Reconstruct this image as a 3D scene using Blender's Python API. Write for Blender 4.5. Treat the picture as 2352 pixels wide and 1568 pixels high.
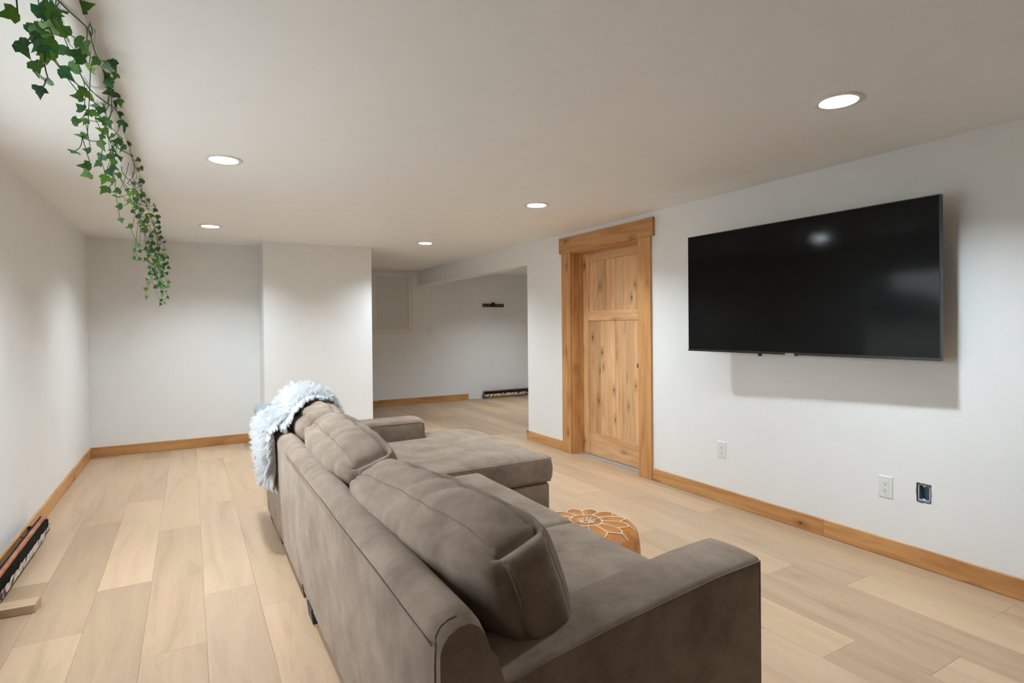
import bpy, bmesh, math, random
from mathutils import Vector, Matrix, noise
random.seed(7)
for o in list(bpy.data.objects): bpy.data.objects.remove(o)
SC = bpy.context.scene
COL = SC.collection
PI = math.pi

# ------------------------------------------------------------------ camera
H_CAM = 1.316
FPX, YAW, PITCH, ROLL, CY = 1294.6, math.radians(29.7714), math.radians(-0.3906), math.radians(-0.5168), 756.15
CAM = Vector((0, 0, H_CAM))
FWD = Vector((math.sin(YAW)*math.cos(PITCH), math.cos(YAW)*math.cos(PITCH), math.sin(PITCH)))
_r = Vector((math.cos(YAW), -math.sin(YAW), 0)); _u = _r.cross(FWD)
RIGHT = math.cos(ROLL)*_r + math.sin(ROLL)*_u
UP = -math.sin(ROLL)*_r + math.cos(ROLL)*_u
cd = bpy.data.cameras.new('camera'); cam = bpy.data.objects.new('camera', cd); COL.objects.link(cam)
cd.sensor_fit = 'HORIZONTAL'; cd.sensor_width = 36.0; cd.lens = 36.0*FPX/2352.0
cd.shift_y = -(784.0-CY)/2352.0; cd.clip_start = 0.02; cd.clip_end = 200
m = Matrix((RIGHT, UP, -FWD)).transposed().to_4x4(); m.translation = CAM
cam.matrix_world = m
SC.camera = cam
def ray(x, y):
    return FWD + RIGHT*((x-1176.0)/FPX) + UP*((CY-y)/FPX)
def at(x, y, axis, v):
    d = ray(x, y); t = (v-CAM[axis])/d[axis]
    return CAM + d*t

# ------------------------------------------------------------------ world, light, exposure
SKY = 5.8
w = bpy.data.worlds.new('overcast_sky'); SC.world = w; w.use_nodes = True
nt = w.node_tree; nt.nodes.clear()
wo = nt.nodes.new('ShaderNodeOutputWorld'); bg = nt.nodes.new('ShaderNodeBackground')
bg.inputs['Color'].default_value = (0.84, 0.93, 1.0, 1); bg.inputs['Strength'].default_value = SKY
nt.links.new(bg.outputs[0], wo.inputs[0])
LAMP = 800.0            # emission strength of every recessed lamp lens
SC.view_settings.view_transform = 'Standard'
SC.view_settings.look = 'None'
SC.view_settings.gamma = 1.0
SC.view_settings.use_curve_mapping = False
SC.view_settings.exposure = 0.52
def portal(name, loc, rot, sx, sy):
    l = bpy.data.lights.new(name, 'AREA'); l.shape = 'RECTANGLE'; l.size = sx; l.size_y = sy
    l.cycles.is_portal = True
    o = bpy.data.objects.new(name, l); COL.objects.link(o); o.location = loc; o.rotation_euler = rot
WIN1 = (1.5, 3.68, 0.62, 1.95)      # left wall window: y0 y1 z0 z1
Y_REAR = -2.6
XL, XR, YB, H, YF = -0.90, 3.393, 7.149, 2.263, 9.15
XE = 6.6                             # far room's outer wall
portal('window_left_offscreen', (XL-0.12, (WIN1[0]+WIN1[1])/2, (WIN1[2]+WIN1[3])/2), (0, -PI/2, 0), WIN1[3]-WIN1[2], WIN1[1]-WIN1[0])


# ------------------------------------------------------------------ materials
def new_mat(name):
    m = bpy.data.materials.new(name); m.use_nodes = True
    nt = m.node_tree; nt.nodes.clear()
    out = nt.nodes.new('ShaderNodeOutputMaterial'); p = nt.nodes.new('ShaderNodeBsdfPrincipled')
    nt.links.new(p.outputs[0], out.inputs[0])
    return m, nt, p
def N(nt, t, **kw):
    n = nt.nodes.new(t)
    for k, v in kw.items():
        if hasattr(n, k): setattr(n, k, v)
        else: n.inputs[k.replace('_', ' ')].default_value = v
    return n
def L(nt, a, b): nt.links.new(a, b)
def ramp(nt, fac, stops):
    r = nt.nodes.new('ShaderNodeValToRGB'); e = r.color_ramp.elements
    while len(e) > 1: e.remove(e[-1])
    e[0].position = stops[0][0]; e[0].color = (*stops[0][1], 1)
    for pos, c in stops[1:]:
        k = e.new(pos); k.color = (*c, 1)
    L(nt, fac, r.inputs[0]); return r
def mixc(nt, a, b, fac, mode='MIX'):
    n = nt.nodes.new('ShaderNodeMix'); n.data_type = 'RGBA'; n.blend_type = mode
    for s, v in ((n.inputs['A'], a), (n.inputs['B'], b), (n.inputs['Factor'], fac)):
        if hasattr(v, 'node'): L(nt, v, s)
        elif isinstance(v, (int, float)): s.default_value = v
        else: s.default_value = (*v, 1)
    return n.outputs['Result']
def math_(nt, op, a, b=0.0):
    n = nt.nodes.new('ShaderNodeMath'); n.operation = op
    for s, v in ((n.inputs[0], a), (n.inputs[1], b)):
        if hasattr(v, 'node'): L(nt, v, s)
        else: s.default_value = v
    return n.outputs[0]
def bump(nt, p, h, strength=0.2, dist=0.01):
    b = N(nt, 'ShaderNodeBump'); b.inputs['Strength'].default_value = strength; b.inputs['Distance'].default_value = dist
    L(nt, h, b.inputs['Height']); L(nt, b.outputs[0], p.inputs['Normal'])
def objco(nt, scale=(1, 1, 1), rnd=True):
    tc = N(nt, 'ShaderNodeTexCoord'); mp = N(nt, 'ShaderNodeMapping'); mp.inputs['Scale'].default_value = scale
    L(nt, tc.outputs['Object'], mp.inputs['Vector'])
    if rnd:
        oi = N(nt, 'ShaderNodeObjectInfo'); k = math_(nt, 'MULTIPLY', oi.outputs['Random'], 37.0)
        cx = N(nt, 'ShaderNodeCombineXYZ')
        for i in range(3): L(nt, k, cx.inputs[i])
        L(nt, cx.outputs[0], mp.inputs['Location'])
    return mp.outputs[0]
def plain(name, col, rough=0.5, metal=0.0, spec=0.5):
    m, nt, p = new_mat(name)
    p.inputs['Base Color'].default_value = (*col, 1); p.inputs['Roughness'].default_value = rough
    p.inputs['Metallic'].default_value = metal; p.inputs['Specular IOR Level'].default_value = spec
    return m
def m_paint(name, col, amp=0.12):
    m, nt, p = new_mat(name)
    co = N(nt, 'ShaderNodeTexCoord').outputs['Object']
    n1 = N(nt, 'ShaderNodeTexNoise'); n1.inputs['Scale'].default_value = 140; n1.inputs['Detail'].default_value = 3; L(nt, co, n1.inputs['Vector'])
    n2 = N(nt, 'ShaderNodeTexNoise'); n2.inputs['Scale'].default_value = 7; n2.inputs['Detail'].default_value = 2; L(nt, co, n2.inputs['Vector'])
    c = ramp(nt, n2.outputs['Fac'], [(0.3, tuple(x*0.985 for x in col)), (0.7, col)])
    L(nt, c.outputs[0], p.inputs['Base Color']); p.inputs['Roughness'].default_value = 0.55
    p.inputs['Specular IOR Level'].default_value = 0.3
    s = math_(nt, 'ADD', n1.outputs['Fac'], math_(nt, 'MULTIPLY', n2.outputs['Fac'], 2.0))
    bump(nt, p, s, amp, 0.004); return m
def m_alder(name, light, mid, dark, axis, knots=1.0, tone=0.5, thin=0):
    # knotty alder, grain along local axis 0/1/2
    m, nt, p = new_mat(name)
    sc = [9.0, 9.0, 9.0]; sc[axis] = 0.9
    co = objco(nt, sc)
    n1 = N(nt, 'ShaderNodeTexNoise'); n1.inputs['Scale'].default_value = 1.3; n1.inputs['Detail'].default_value = 6; n1.inputs['Distortion'].default_value = 1.6; L(nt, co, n1.inputs['Vector'])
    sc2 = [60.0, 60.0, 60.0]; sc2[axis] = 2.0
    n2 = N(nt, 'ShaderNodeTexNoise'); n2.inputs['Scale'].default_value = 1.0; n2.inputs['Detail'].default_value = 4; L(nt, objco(nt, sc2), n2.inputs['Vector'])
    rings = math_(nt, 'FRACT', math_(nt, 'MULTIPLY', n1.outputs['Fac'], 9.0))
    base = ramp(nt, n1.outputs['Fac'], [(0.28, dark), (0.48, mid), (0.68, light)])
    c = mixc(nt, base.outputs[0], mid, math_(nt, 'MULTIPLY', rings, 0.35))
    c = mixc(nt, c, (0.55, 0.5, 0.46), math_(nt, 'MULTIPLY', n2.outputs['Fac'], 0.55), 'MULTIPLY')
    sc3 = [6.5, 6.5, 6.5]; sc3[axis] = 3.0; sc3[thin] = 0.02
    co3 = objco(nt, sc3)
    nd = N(nt, 'ShaderNodeTexNoise'); nd.inputs['Scale'].default_value = 4; L(nt, co3, nd.inputs['Vector'])
    cw = N(nt, 'ShaderNodeVectorMath', operation='MULTIPLY_ADD'); L(nt, nd.outputs['Color'], cw.inputs[0]); cw.inputs[1].default_value = (0.12, 0.12, 0.12); L(nt, co3, cw.inputs[2])
    v = N(nt, 'ShaderNodeTexVoronoi'); v.voronoi_dimensions = '2D'; v.inputs['Scale'].default_value = 1.0
    sp = N(nt, 'ShaderNodeSeparateXYZ'); L(nt, cw.outputs[0], sp.inputs[0]); cb = N(nt, 'ShaderNodeCombineXYZ')
    k1, k2 = [k for k in range(3) if k != thin]
    L(nt, sp.outputs[k1], cb.inputs[0]); L(nt, sp.outputs[k2], cb.inputs[1]); L(nt, cb.outputs[0], v.inputs['Vector'])
    pick = math_(nt, 'GREATER_THAN', N_sep(nt, v.outputs['Color']), 1.0-0.36*knots)
    sg = N(nt, 'ShaderNodeSeparateColor'); L(nt, v.outputs['Color'], sg.inputs[0])
    kd = math_(nt, 'ADD', v.outputs['Distance'], math_(nt, 'MULTIPLY', sg.outputs[1], 0.05))
    halo = ramp(nt, kd, [(0.04, (1, 1, 1)), (0.30, (0, 0, 0))])
    core = ramp(nt, kd, [(0.045, (1, 1, 1)), (0.085, (0, 0, 0))])
    c = mixc(nt, c, tuple(x*0.55 for x in dark), math_(nt, 'MULTIPLY', math_(nt, 'MULTIPLY', halo.outputs[0], pick), 0.75))
    c = mixc(nt, c, (0.018, 0.010, 0.006), math_(nt, 'MULTIPLY', core.outputs[0], pick))
    oi = N(nt, 'ShaderNodeObjectInfo'); tn = ramp(nt, oi.outputs['Random'], [(0.0, (0.80, 0.78, 0.76)), (0.5, (1.0, 1.0, 1.0)), (1.0, (1.14, 1.15, 1.16))])
    c = mixc(nt, c, tn.outputs[0], tone, 'MULTIPLY')
    L(nt, c, p.inputs['Base Color']); p.inputs['Roughness'].default_value = 0.42
    bump(nt, p, n2.outputs['Fac'], 0.08, 0.002); return m
def N_sep(nt, col):
    s = N(nt, 'ShaderNodeSeparateColor'); L(nt, col, s.inputs[0]); return s.outputs[0]
def m_plank():
    m, nt, p = new_mat('pale_oak_plank')
    oi = N(nt, 'ShaderNodeObjectInfo')
    n1 = N(nt, 'ShaderNodeTexNoise'); n1.inputs['Scale'].default_value = 1.0; n1.inputs['Detail'].default_value = 5; n1.inputs['Distortion'].default_value = 1.2
    L(nt, objco(nt, (8, 0.9, 8)), n1.inputs['Vector'])
    n2 = N(nt, 'ShaderNodeTexNoise'); n2.inputs['Scale'].default_value = 1.0; n2.inputs['Detail'].default_value = 4; L(nt, objco(nt, (170, 3.0, 60)), n2.inputs['Vector'])
    rings = math_(nt, 'FRACT', math_(nt, 'MULTIPLY', n1.outputs['Fac'], 11.0))
    c = ramp(nt, n1.outputs['Fac'], [(0.25, (0.80, 0.77, 0.73)), (0.45, (0.96, 0.95, 0.94)), (0.7, (1.05, 1.04, 1.03))])
    c = mixc(nt, oi.outputs['Color'], c.outputs[0], 1.0, 'MULTIPLY')
    c = mixc(nt, c, (0.80, 0.76, 0.72), math_(nt, 'MULTIPLY', rings, 0.22), 'MULTIPLY')
    c = mixc(nt, c, (0.72, 0.68, 0.64), math_(nt, 'MULTIPLY', n2.outputs['Fac'], 0.42), 'MULTIPLY')
    L(nt, c, p.inputs['Base Color']); p.inputs['Roughness'].default_value = 0.46; p.inputs['Specular IOR Level'].default_value = 0.4
    bump(nt, p, n2.outputs['Fac'], 0.06, 0.001); return m
def m_suede():
    m, nt, p = new_mat('taupe_suede')
    co = N(nt, 'ShaderNodeTexCoord').outputs['Object']
    n1 = N(nt, 'ShaderNodeTexNoise'); n1.inputs['Scale'].default_value = 6; n1.inputs['Detail'].default_value = 6; n1.inputs['Roughness'].default_value = 0.66; n1.inputs['Distortion'].default_value = 0.15; L(nt, co, n1.inputs['Vector'])
    n2 = N(nt, 'ShaderNodeTexNoise'); n2.inputs['Scale'].default_value = 420; n2.inputs['Detail'].default_value = 2; L(nt, co, n2.inputs['Vector'])
    n3 = N(nt, 'ShaderNodeTexNoise'); n3.inputs['Scale'].default_value = 30; n3.inputs['Detail'].default_value = 3; L(nt, co, n3.inputs['Vector'])
    c = ramp(nt, n1.outputs['Fac'], [(0.34, (0.200, 0.148, 0.112)), (0.5, (0.268, 0.204, 0.157)), (0.66, (0.330, 0.255, 0.200))])
    c2 = mixc(nt, c.outputs[0], (0.62, 0.60, 0.58), math_(nt, 'MULTIPLY', n2.outputs['Fac'], 0.5), 'MULTIPLY')
    c3 = mixc(nt, c2, (1.25, 1.25, 1.25), math_(nt, 'MULTIPLY', n3.outputs['Fac'], 0.7), 'MULTIPLY')
    L(nt, c3, p.inputs['Base Color']); p.inputs['Roughness'].default_value = 0.95
    p.inputs['Specular IOR Level'].default_value = 0.1
    p.inputs['Sheen Weight'].default_value = 0.35; p.inputs['Sheen Roughness'].default_value = 0.45
    p.inputs['Sheen Tint'].default_value = (0.85, 0.75, 0.66, 1)
    s = math_(nt, 'ADD', n2.outputs['Fac'], math_(nt, 'MULTIPLY', n3.outputs['Fac'], 1.5))
    bump(nt, p, s, 0.25, 0.003); return m
def m_leaf():
    m, nt, p = new_mat('ivy_leaf')
    oi = N(nt, 'ShaderNodeObjectInfo')
    co = N(nt, 'ShaderNodeTexCoord').outputs['Object']
    sx = N(nt, 'ShaderNodeSeparateXYZ'); L(nt, co, sx.inputs[0])
    ang = math_(nt, 'ARCTAN2', sx.outputs[0], sx.outputs[1])
    veins = math_(nt, 'ABSOLUTE', math_(nt, 'SINE', math_(nt, 'MULTIPLY', ang, 2.5)))
    vm = ramp(nt, veins, [(0.0, (1, 1, 1)), (0.22, (0, 0, 0))])
    n1 = N(nt, 'ShaderNodeTexNoise'); n1.inputs['Scale'].default_value = 90; L(nt, co, n1.inputs['Vector'])
    base = mixc(nt, oi.outputs['Color'], (0.45, 0.5, 0.4), n1.outputs['Fac'], 'MULTIPLY')
    base = mixc(nt, base, (0.30, 0.42, 0.06), math_(nt, 'MULTIPLY', vm.outputs[0], 0.45))
    L(nt, base, p.inputs['Base Color']); p.inputs['Roughness'].default_value = 0.45
    tr = N(nt, 'ShaderNodeBsdfTranslucent'); L(nt, base, tr.inputs[0])
    mx = N(nt, 'ShaderNodeMixShader'); mx.inputs[0].default_value = 0.3
    L(nt, p.outputs[0], mx.inputs[1]); L(nt, tr.outputs[0], mx.inputs[2])
    out = [n for n in nt.nodes if n.type == 'OUTPUT_MATERIAL'][0]; L(nt, mx.outputs[0], out.inputs[0])
    return m
def m_leather():
    m, nt, p = new_mat('tan_leather')
    co = N(nt, 'ShaderNodeTexCoord').outputs['Object']
    n1 = N(nt, 'ShaderNodeTexNoise'); n1.inputs['Scale'].default_value = 14; n1.inputs['Detail'].default_value = 4; L(nt, co, n1.inputs['Vector'])
    n2 = N(nt, 'ShaderNodeTexVoronoi'); n2.inputs['Scale'].default_value = 260; L(nt, co, n2.inputs['Vector'])
    c = ramp(nt, n1.outputs['Fac'], [(0.3, (0.30, 0.095, 0.012)), (0.55, (0.47, 0.165, 0.022)), (0.75, (0.56, 0.22, 0.035))])
    L(nt, c.outputs[0], p.inputs['Base Color']); p.inputs['Roughness'].default_value = 0.42
    bump(nt, p, math_(nt, 'ADD', n2.outputs['Distance'], math_(nt, 'MULTIPLY', n1.outputs['Fac'], 4.0)), 0.25, 0.004); return m
def m_peeling():
    m, nt, p = new_mat('peeling_white_fins')
    n1 = N(nt, 'ShaderNodeTexNoise'); n1.inputs['Scale'].default_value = 1.0; n1.inputs['Detail'].default_value = 5; L(nt, objco(nt, (26, 18, 22)), n1.inputs['Vector'])
    c = ramp(nt, n1.outputs['Fac'], [(0.36, (0.02, 0.018, 0.016)), (0.42, (0.20, 0.15, 0.10)), (0.47, (0.66, 0.61, 0.52))])
    L(nt, c.outputs[0], p.inputs['Base Color']); p.inputs['Roughness'].default_value = 0.8
    bump(nt, p, n1.outputs['Fac'], 0.6, 0.006); return m
def m_copper():
    m, nt, p = new_mat('old_copper')
    n1 = N(nt, 'ShaderNodeTexNoise'); n1.inputs['Scale'].default_value = 24; n1.inputs['Detail'].default_value = 4; L(nt, objco(nt, (1, 0.4, 1)), n1.inputs['Vector'])
    c = ramp(nt, n1.outputs['Fac'], [(0.3, (0.20, 0.07, 0.04)), (0.55, (0.46, 0.17, 0.09)), (0.72, (0.50, 0.27, 0.18)), (0.8, (0.55, 0.42, 0.36))])
    L(nt, c.outputs[0], p.inputs['Base Color']); p.inputs['Metallic'].default_value = 0.35; p.inputs['Roughness'].default_value = 0.5
    return m
def m_lens():
    m = bpy.data.materials.new('lamp_lens'); m.use_nodes = True; nt = m.node_tree; nt.nodes.clear()
    o = nt.nodes.new('ShaderNodeOutputMaterial'); e = nt.nodes.new('ShaderNodeEmission')
    e.inputs[0].default_value = (0.87, 1.0, 1.09, 1); e.inputs[1].default_value = LAMP
    nt.links.new(e.outputs[0], o.inputs[0]); return m
def m_glass():
    m = bpy.data.materials.new('window_glass'); m.use_nodes = True; nt = m.node_tree; nt.nodes.clear()
    o = nt.nodes.new('ShaderNodeOutputMaterial'); g = nt.nodes.new('ShaderNodeBsdfGlossy'); t = nt.nodes.new('ShaderNodeBsdfTransparent')
    g.inputs['Roughness'].default_value = 0.02; mx = nt.nodes.new('ShaderNodeMixShader'); mx.inputs[0].default_value = 0.06
    nt.links.new(t.outputs[0], mx.inputs[1]); nt.links.new(g.outputs[0], mx.inputs[2]); nt.links.new(mx.outputs[0], o.inputs[0]); return m

WALL = m_paint('white_wall_paint', (0.87, 0.87, 0.86))
CEIL = m_paint('white_ceiling_paint', (0.92, 0.92, 0.91), 0.08)
A_L, A_M, A_D = (0.74, 0.42, 0.17), (0.63, 0.31, 0.11), (0.42, 0.175, 0.052)
ALDER = [m_alder('knotty_alder_%s' % 'xyz'[i], A_L, A_M, A_D, i, 0.8, 0.5, 1 if i == 0 else 0) for i in range(3)]
D_L, D_M, D_D = (0.90, 0.60, 0.33), (0.80, 0.47, 0.23), (0.58, 0.29, 0.12)
DOORW = [m_alder('door_alder_%s' % 'xyz'[i], D_L, D_M, D_D, i, 1.2, 1.0, 0) for i in range(3)]
PLANK = m_plank()
SUEDE = m_suede()
PIPING = plain('taupe_piping', (0.235, 0.178, 0.137), 0.9, 0, 0.1)
LEGM = plain('dark_leg', (0.035, 0.033, 0.034), 0.5)
BROWNLEG = plain('brown_leg', (0.10, 0.055, 0.035), 0.5)
WHITE_PL = plain('white_plastic', (0.80, 0.80, 0.79), 0.35)
WHITE_TR = plain('white_trim', (0.80, 0.79, 0.77), 0.45)
HOLE_SHADE = plain('hole_shade', (0.02, 0.02, 0.02), 0.6)  # shade inside the outlet holes, put in as a near-black colour
BLACKM = plain('black_metal', (0.015, 0.014, 0.013), 0.45)
LENS = m_lens(); GLASS = m_glass()

# ------------------------------------------------------------------ mesh helpers
def mesh_obj(name, verts, faces, mat, parent=None, smooth=False, loc=None):
    me = bpy.data.meshes.new(name); me.from_pydata([tuple(v) for v in verts], [], faces); me.validate(); me.update()
    if smooth:
        for p in me.polygons: p.use_smooth = True
    if mat: me.materials.append(mat)
    o = bpy.data.objects.new(name, me); COL.objects.link(o)
    if loc is not None: o.location = loc
    if parent: o.parent = parent
    return o
def bm_obj(name, bm, mat, parent=None, smooth=False):
    me = bpy.data.meshes.new(name); bm.to_mesh(me); bm.free()
    if smooth:
        for p in me.polygons: p.use_smooth = True
    if mat: me.materials.append(mat)
    o = bpy.data.objects.new(name, me); COL.objects.link(o)
    if parent: o.parent = parent
    return o
def add_box(bm, x0, x1, y0, y1, z0, z1):
    vs = [bm.verts.new(v) for v in ((x0, y0, z0), (x1, y0, z0), (x1, y1, z0), (x0, y1, z0), (x0, y0, z1), (x1, y0, z1), (x1, y1, z1), (x0, y1, z1))]
    for f in ((0, 3, 2, 1), (4, 5, 6, 7), (0, 1, 5, 4), (1, 2, 6, 5), (2, 3, 7, 6), (3, 0, 4, 7)): bm.faces.new([vs[i] for i in f])
def box(name, x0, x1, y0, y1, z0, z1, mat, parent=None, bevel=0.0, seg=1):
    # origin in the middle of the box, so object-space grain starts at the piece itself
    c = Vector(((x0+x1)/2, (y0+y1)/2, (z0+z1)/2))
    bm = bmesh.new(); add_box(bm, x0-c.x, x1-c.x, y0-c.y, y1-c.y, z0-c.z, z1-c.z)
    if bevel > 0: bmesh.ops.bevel(bm, geom=bm.edges[:], offset=bevel, segments=seg, affect='EDGES')
    o = bm_obj(name, bm, mat, parent); o.location = c - (parent.location if parent else Vector((0, 0, 0)))
    return o
def boxes(name, lst, mat, parent=None):
    bm = bmesh.new()
    for b in lst: add_box(bm, *b)
    return bm_obj(name, bm, mat, parent)
def tube(bm, pts, r, n=8, closed=False, taper=None):
    pts = [Vector(p) for p in pts]; rings = []
    m_ = len(pts)
    for i, p in enumerate(pts):
        if closed: d = pts[(i+1) % m_]-pts[i-1]
        else: d = pts[min(i+1, m_-1)]-pts[max(i-1, 0)]
        if d.length < 1e-9: d = Vector((0, 0, 1))
        d.normalize()
        a = Vector((0, 0, 1)) if abs(d.z) < 0.9 else Vector((1, 0, 0))
        u = d.cross(a).normalized(); v = d.cross(u)
        rr = r*(taper[i] if taper else 1.0)
        rings.append([bm.verts.new(p+u*math.cos(2*PI*k/n)*rr+v*math.sin(2*PI*k/n)*rr) for k in range(n)])
    rng = range(m_) if closed else range(m_-1)
    for i in rng:
        a, b = rings[i], rings[(i+1) % m_]
        for k in range(n): bm.faces.new((a[k], a[(k+1) % n], b[(k+1) % n], b[k]))
    if not closed:
        bm.faces.new(rings[0][::-1]); bm.faces.new(rings[-1])
def tube_obj(name, pts, r, mat, parent=None, n=8, closed=False, taper=None):
    bm = bmesh.new(); tube(bm, pts, r, n, closed, taper)
    bmesh.ops.recalc_face_normals(bm, faces=bm.faces[:])
    return bm_obj(name, bm, mat, parent, True)
def lathe(bm, prof, n=40, c=(0, 0, 0)):
    rings = []
    for r, z in prof:
        if r < 1e-6: rings.append([bm.verts.new((c[0], c[1], c[2]+z))])
        else: rings.append([bm.verts.new((c[0]+r*math.cos(2*PI*k/n), c[1]+r*math.sin(2*PI*k/n), c[2]+z)) for k in range(n)])
    for a, b in zip(rings, rings[1:]):
        for k in range(n):
            k2 = (k+1) % n
            if len(a) == 1 and len(b) == 1: continue
            if len(a) == 1: bm.faces.new((a[0], b[k2], b[k]))
            elif len(b) == 1: bm.faces.new((a[k], a[k2], b[0]))
            else: bm.faces.new((a[k], a[k2], b[k2], b[k]))
def prism(bm, prof, y0, y1):
    # prof: list of (x, z); y0/y1: numbers or functions of z
    f0 = y0 if callable(y0) else (lambda z: y0); f1 = y1 if callable(y1) else (lambda z: y1)
    a = [bm.verts.new((x, f0(z), z)) for x, z in prof]; b = [bm.verts.new((x, f1(z), z)) for x, z in prof]
    n = len(prof)
    for i in range(n): bm.faces.new((a[i], a[(i+1) % n], b[(i+1) % n], b[i]))
    bm.faces.new(a[::-1]); bm.faces.new(b)
    bmesh.ops.recalc_face_normals(bm, faces=bm.faces[:])
def thing(name, label, cat, loc=(0, 0, 0), group=None):
    o = bpy.data.objects.new(name, None); COL.objects.link(o); o.location = loc; o.empty_display_size = 0.1
    tag(o, label, cat, group); return o
def tag(o, label, cat, group=None):
    o['label'] = label; o['category'] = cat
    if group: o['group'] = group
    return o
def struct(o, label, cat):
    o['kind'] = 'structure'; o['label'] = label; o['category'] = cat; return o
def root(name, label, cat):
    o = bpy.data.objects.new(name, None); COL.objects.link(o); o.empty_display_size = 0.1
    return struct(o, label, cat)
def rbox(sx, sy, sz, r, nx, ny, nz, nr=3):
    """rounded box as (verts, faces, uvw): half sizes s*, corner radius r; uvw in -1..1"""
    def ticks(h, n):
        core = [-h+r + (2*h-2*r)*i/n for i in range(n+1)]
        lo = [-h + r*(1-math.cos(PI/2*i/nr))*0.999 for i in range(nr)]
        lo = [-h + r*i/nr for i in range(nr)]
        return lo + core + [-t for t in reversed(lo)]
    X, Y, Z = ticks(sx, nx), ticks(sy, ny), ticks(sz, nz)
    idx = {}; vs = []; fs = []; uvw = []
    def vert(x, y, z):
        k = (round(x, 5), round(y, 5), round(z, 5))
        if k in idx: return idx[k]
        q = Vector((max(-sx+r, min(sx-r, x)), max(-sy+r, min(sy-r, y)), max(-sz+r, min(sz-r, z))))
        d = Vector((x, y, z))-q
        pnt = q + d.normalized()*r if d.length > 1e-9 else q
        idx[k] = len(vs); vs.append(pnt); uvw.append((x/sx, y/sy, z/sz)); return idx[k]
    for A, B, fix, mk in ((X, Y, sz, lambda a, b, c: (a, b, c)), (X, Z, sy, lambda a, b, c: (a, c, b)), (Y, Z, sx, lambda a, b, c: (c, a, b))):
        for s in (-1, 1):
            for i in range(len(A)-1):
                for j in range(len(B)-1):
                    f = [vert(*mk(A[i], B[j], s*fix)), vert(*mk(A[i+1], B[j], s*fix)), vert(*mk(A[i+1], B[j+1], s*fix)), vert(*mk(A[i], B[j+1], s*fix))]
                    fs.append(f)
    return vs, fs, uvw
def fix_normals(o):
    bm = bmesh.new(); bm.from_mesh(o.data); bmesh.ops.recalc_face_normals(bm, faces=bm.faces[:]); bm.to_mesh(o.data); bm.free(); return o
def sstep(a, b, x):
    t = max(0.0, min(1.0, (x-a)/(b-a))); return t*t*(3-2*t)

# ------------------------------------------------------------------ room shell
T = 0.17
# floor: one plank per object
floor = root('floor', 'pale oak plank floor running through both rooms', 'floor')
sub = box('subfloor', XL-0.1, XE, Y_REAR-0.1, YF+0.1, -0.06, -0.0125, plain('subfloor_grey', (0.2, 0.17, 0.14), 0.9), floor)
PW, PL, X0 = 0.233, 1.635, 0.281
KNOWN = {-5: 3.757, -4: 3.05, -3: 3.485, -2: 4.32, -1: 3.165, 0: 2.90, 8: 1.315, 10: 1.90, 11: 1.62, 12: 1.11, 13: 2.66}
TONE = {(-5, 0): 1.07, (-5, -1): 0.86, (-4, 0): 0.88, (-4, 1): 1.0, (-4, -1): 0.98, (-3, 0): 1.09, (-3, -1): 0.86, (-3, 1): 0.98, (-2, 0): 1.06, (-2, -1): 0.94,
        (-1, 0): 1.04, (-1, -1): 0.95, (-1, 1): 1.06, (0, -1): 1.09, (0, 0): 0.98, (11, -1): 1.08, (11, 0): 0.96, (8, -1): 0.93, (8, 0): 1.07, (10, -1): 0.93, (10, 0): 1.03, (12, 0): 1.0, (9, 0): 0.93}
BASE = (0.545, 0.385, 0.252)
rp = random.Random(11)
kcol = -6
while X0 + kcol*PW < XE-0.02:
    xa, xb = X0+kcol*PW, X0+(kcol+1)*PW
    j0 = KNOWN.get(kcol, rp.uniform(0, PL))
    i = -6
    while True:
        ya, yb = j0+i*PL, j0+(i+1)*PL
        if ya > YF: break
        x0c, x1c = max(xa, XL+0.002), min(xb, XE-0.002)
        ylo = Y_REAR+0.002
        if x0c > XR+T-0.02: ylo = 4.92
        yhi = YF-0.002
        if x0c < 0.70: yhi = YB-0.002
        elif x0c < 1.86: yhi = 6.698
        y0c, y1c = max(ya, ylo), min(yb, yhi)
        if x1c-x0c > 0.01 and y1c-y0c > 0.01:
            o = box('plank', x0c+0.0004, x1c-0.0004, y0c+0.0005, y1c-0.0005, -0.0125, 0.0, PLANK, floor)
            t = 1+1.35*(TONE.get((kcol, i), rp.choice((0.9, 0.94, 1.0, 1.0, 1.05, 1.08)))-1)
            wv = rp.uniform(-0.02, 0.03)
            o.color = (min(1, BASE[0]*t*(1+wv*0.5)), min(1, BASE[1]*t), min(1, BASE[2]*t*(1-wv)), 1)
        i += 1
    kcol += 1

# ceiling with round cut-outs for the recessed lamps
LIGHTS = [(2.42, 1.40, 'recessed round ceiling light in front of the wall-mounted television'),
          (2.385, 3.76, 'recessed round ceiling light in front of the knotty wooden door'),
          (2.34, 6.06, 'recessed round ceiling light before the passage beside the white column'),
          (0.178, 3.56, 'recessed round ceiling light beside the ivy pipe, over the sofa back'),
          (0.178, 5.93, 'recessed round ceiling light beside the ivy pipe, near the back wall'),
          (4.75, 7.55, 'recessed round ceiling light in the far room, over the middle of its floor')]
R_IN, R_OUT = 0.072, 0.098
ceil_box = boxes('ceiling', [(XL-0.1, XE+0.1, Y_REAR-0.1, YF+0.1, H, H+0.12)], CEIL)
bmc = bmesh.new()
for lx, ly, _ in LIGHTS: lathe(bmc, [(0, -0.05), (R_IN+0.004, -0.05), (R_IN+0.004, 0.3), (0, 0.3)], 40, (lx, ly, H))
bmesh.ops.recalc_face_normals(bmc, faces=bmc.faces[:])
cut = bm_obj('cutter', bmc, None)
md = ceil_box.modifiers.new('holes', 'BOOLEAN'); md.operation = 'DIFFERENCE'; md.object = cut; md.solver = 'EXACT'
dg = bpy.context.evaluated_depsgraph_get()
me = bpy.data.meshes.new_from_object(ceil_box.evaluated_get(dg)); ceil_box.modifiers.clear(); ceil_box.data = me
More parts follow.
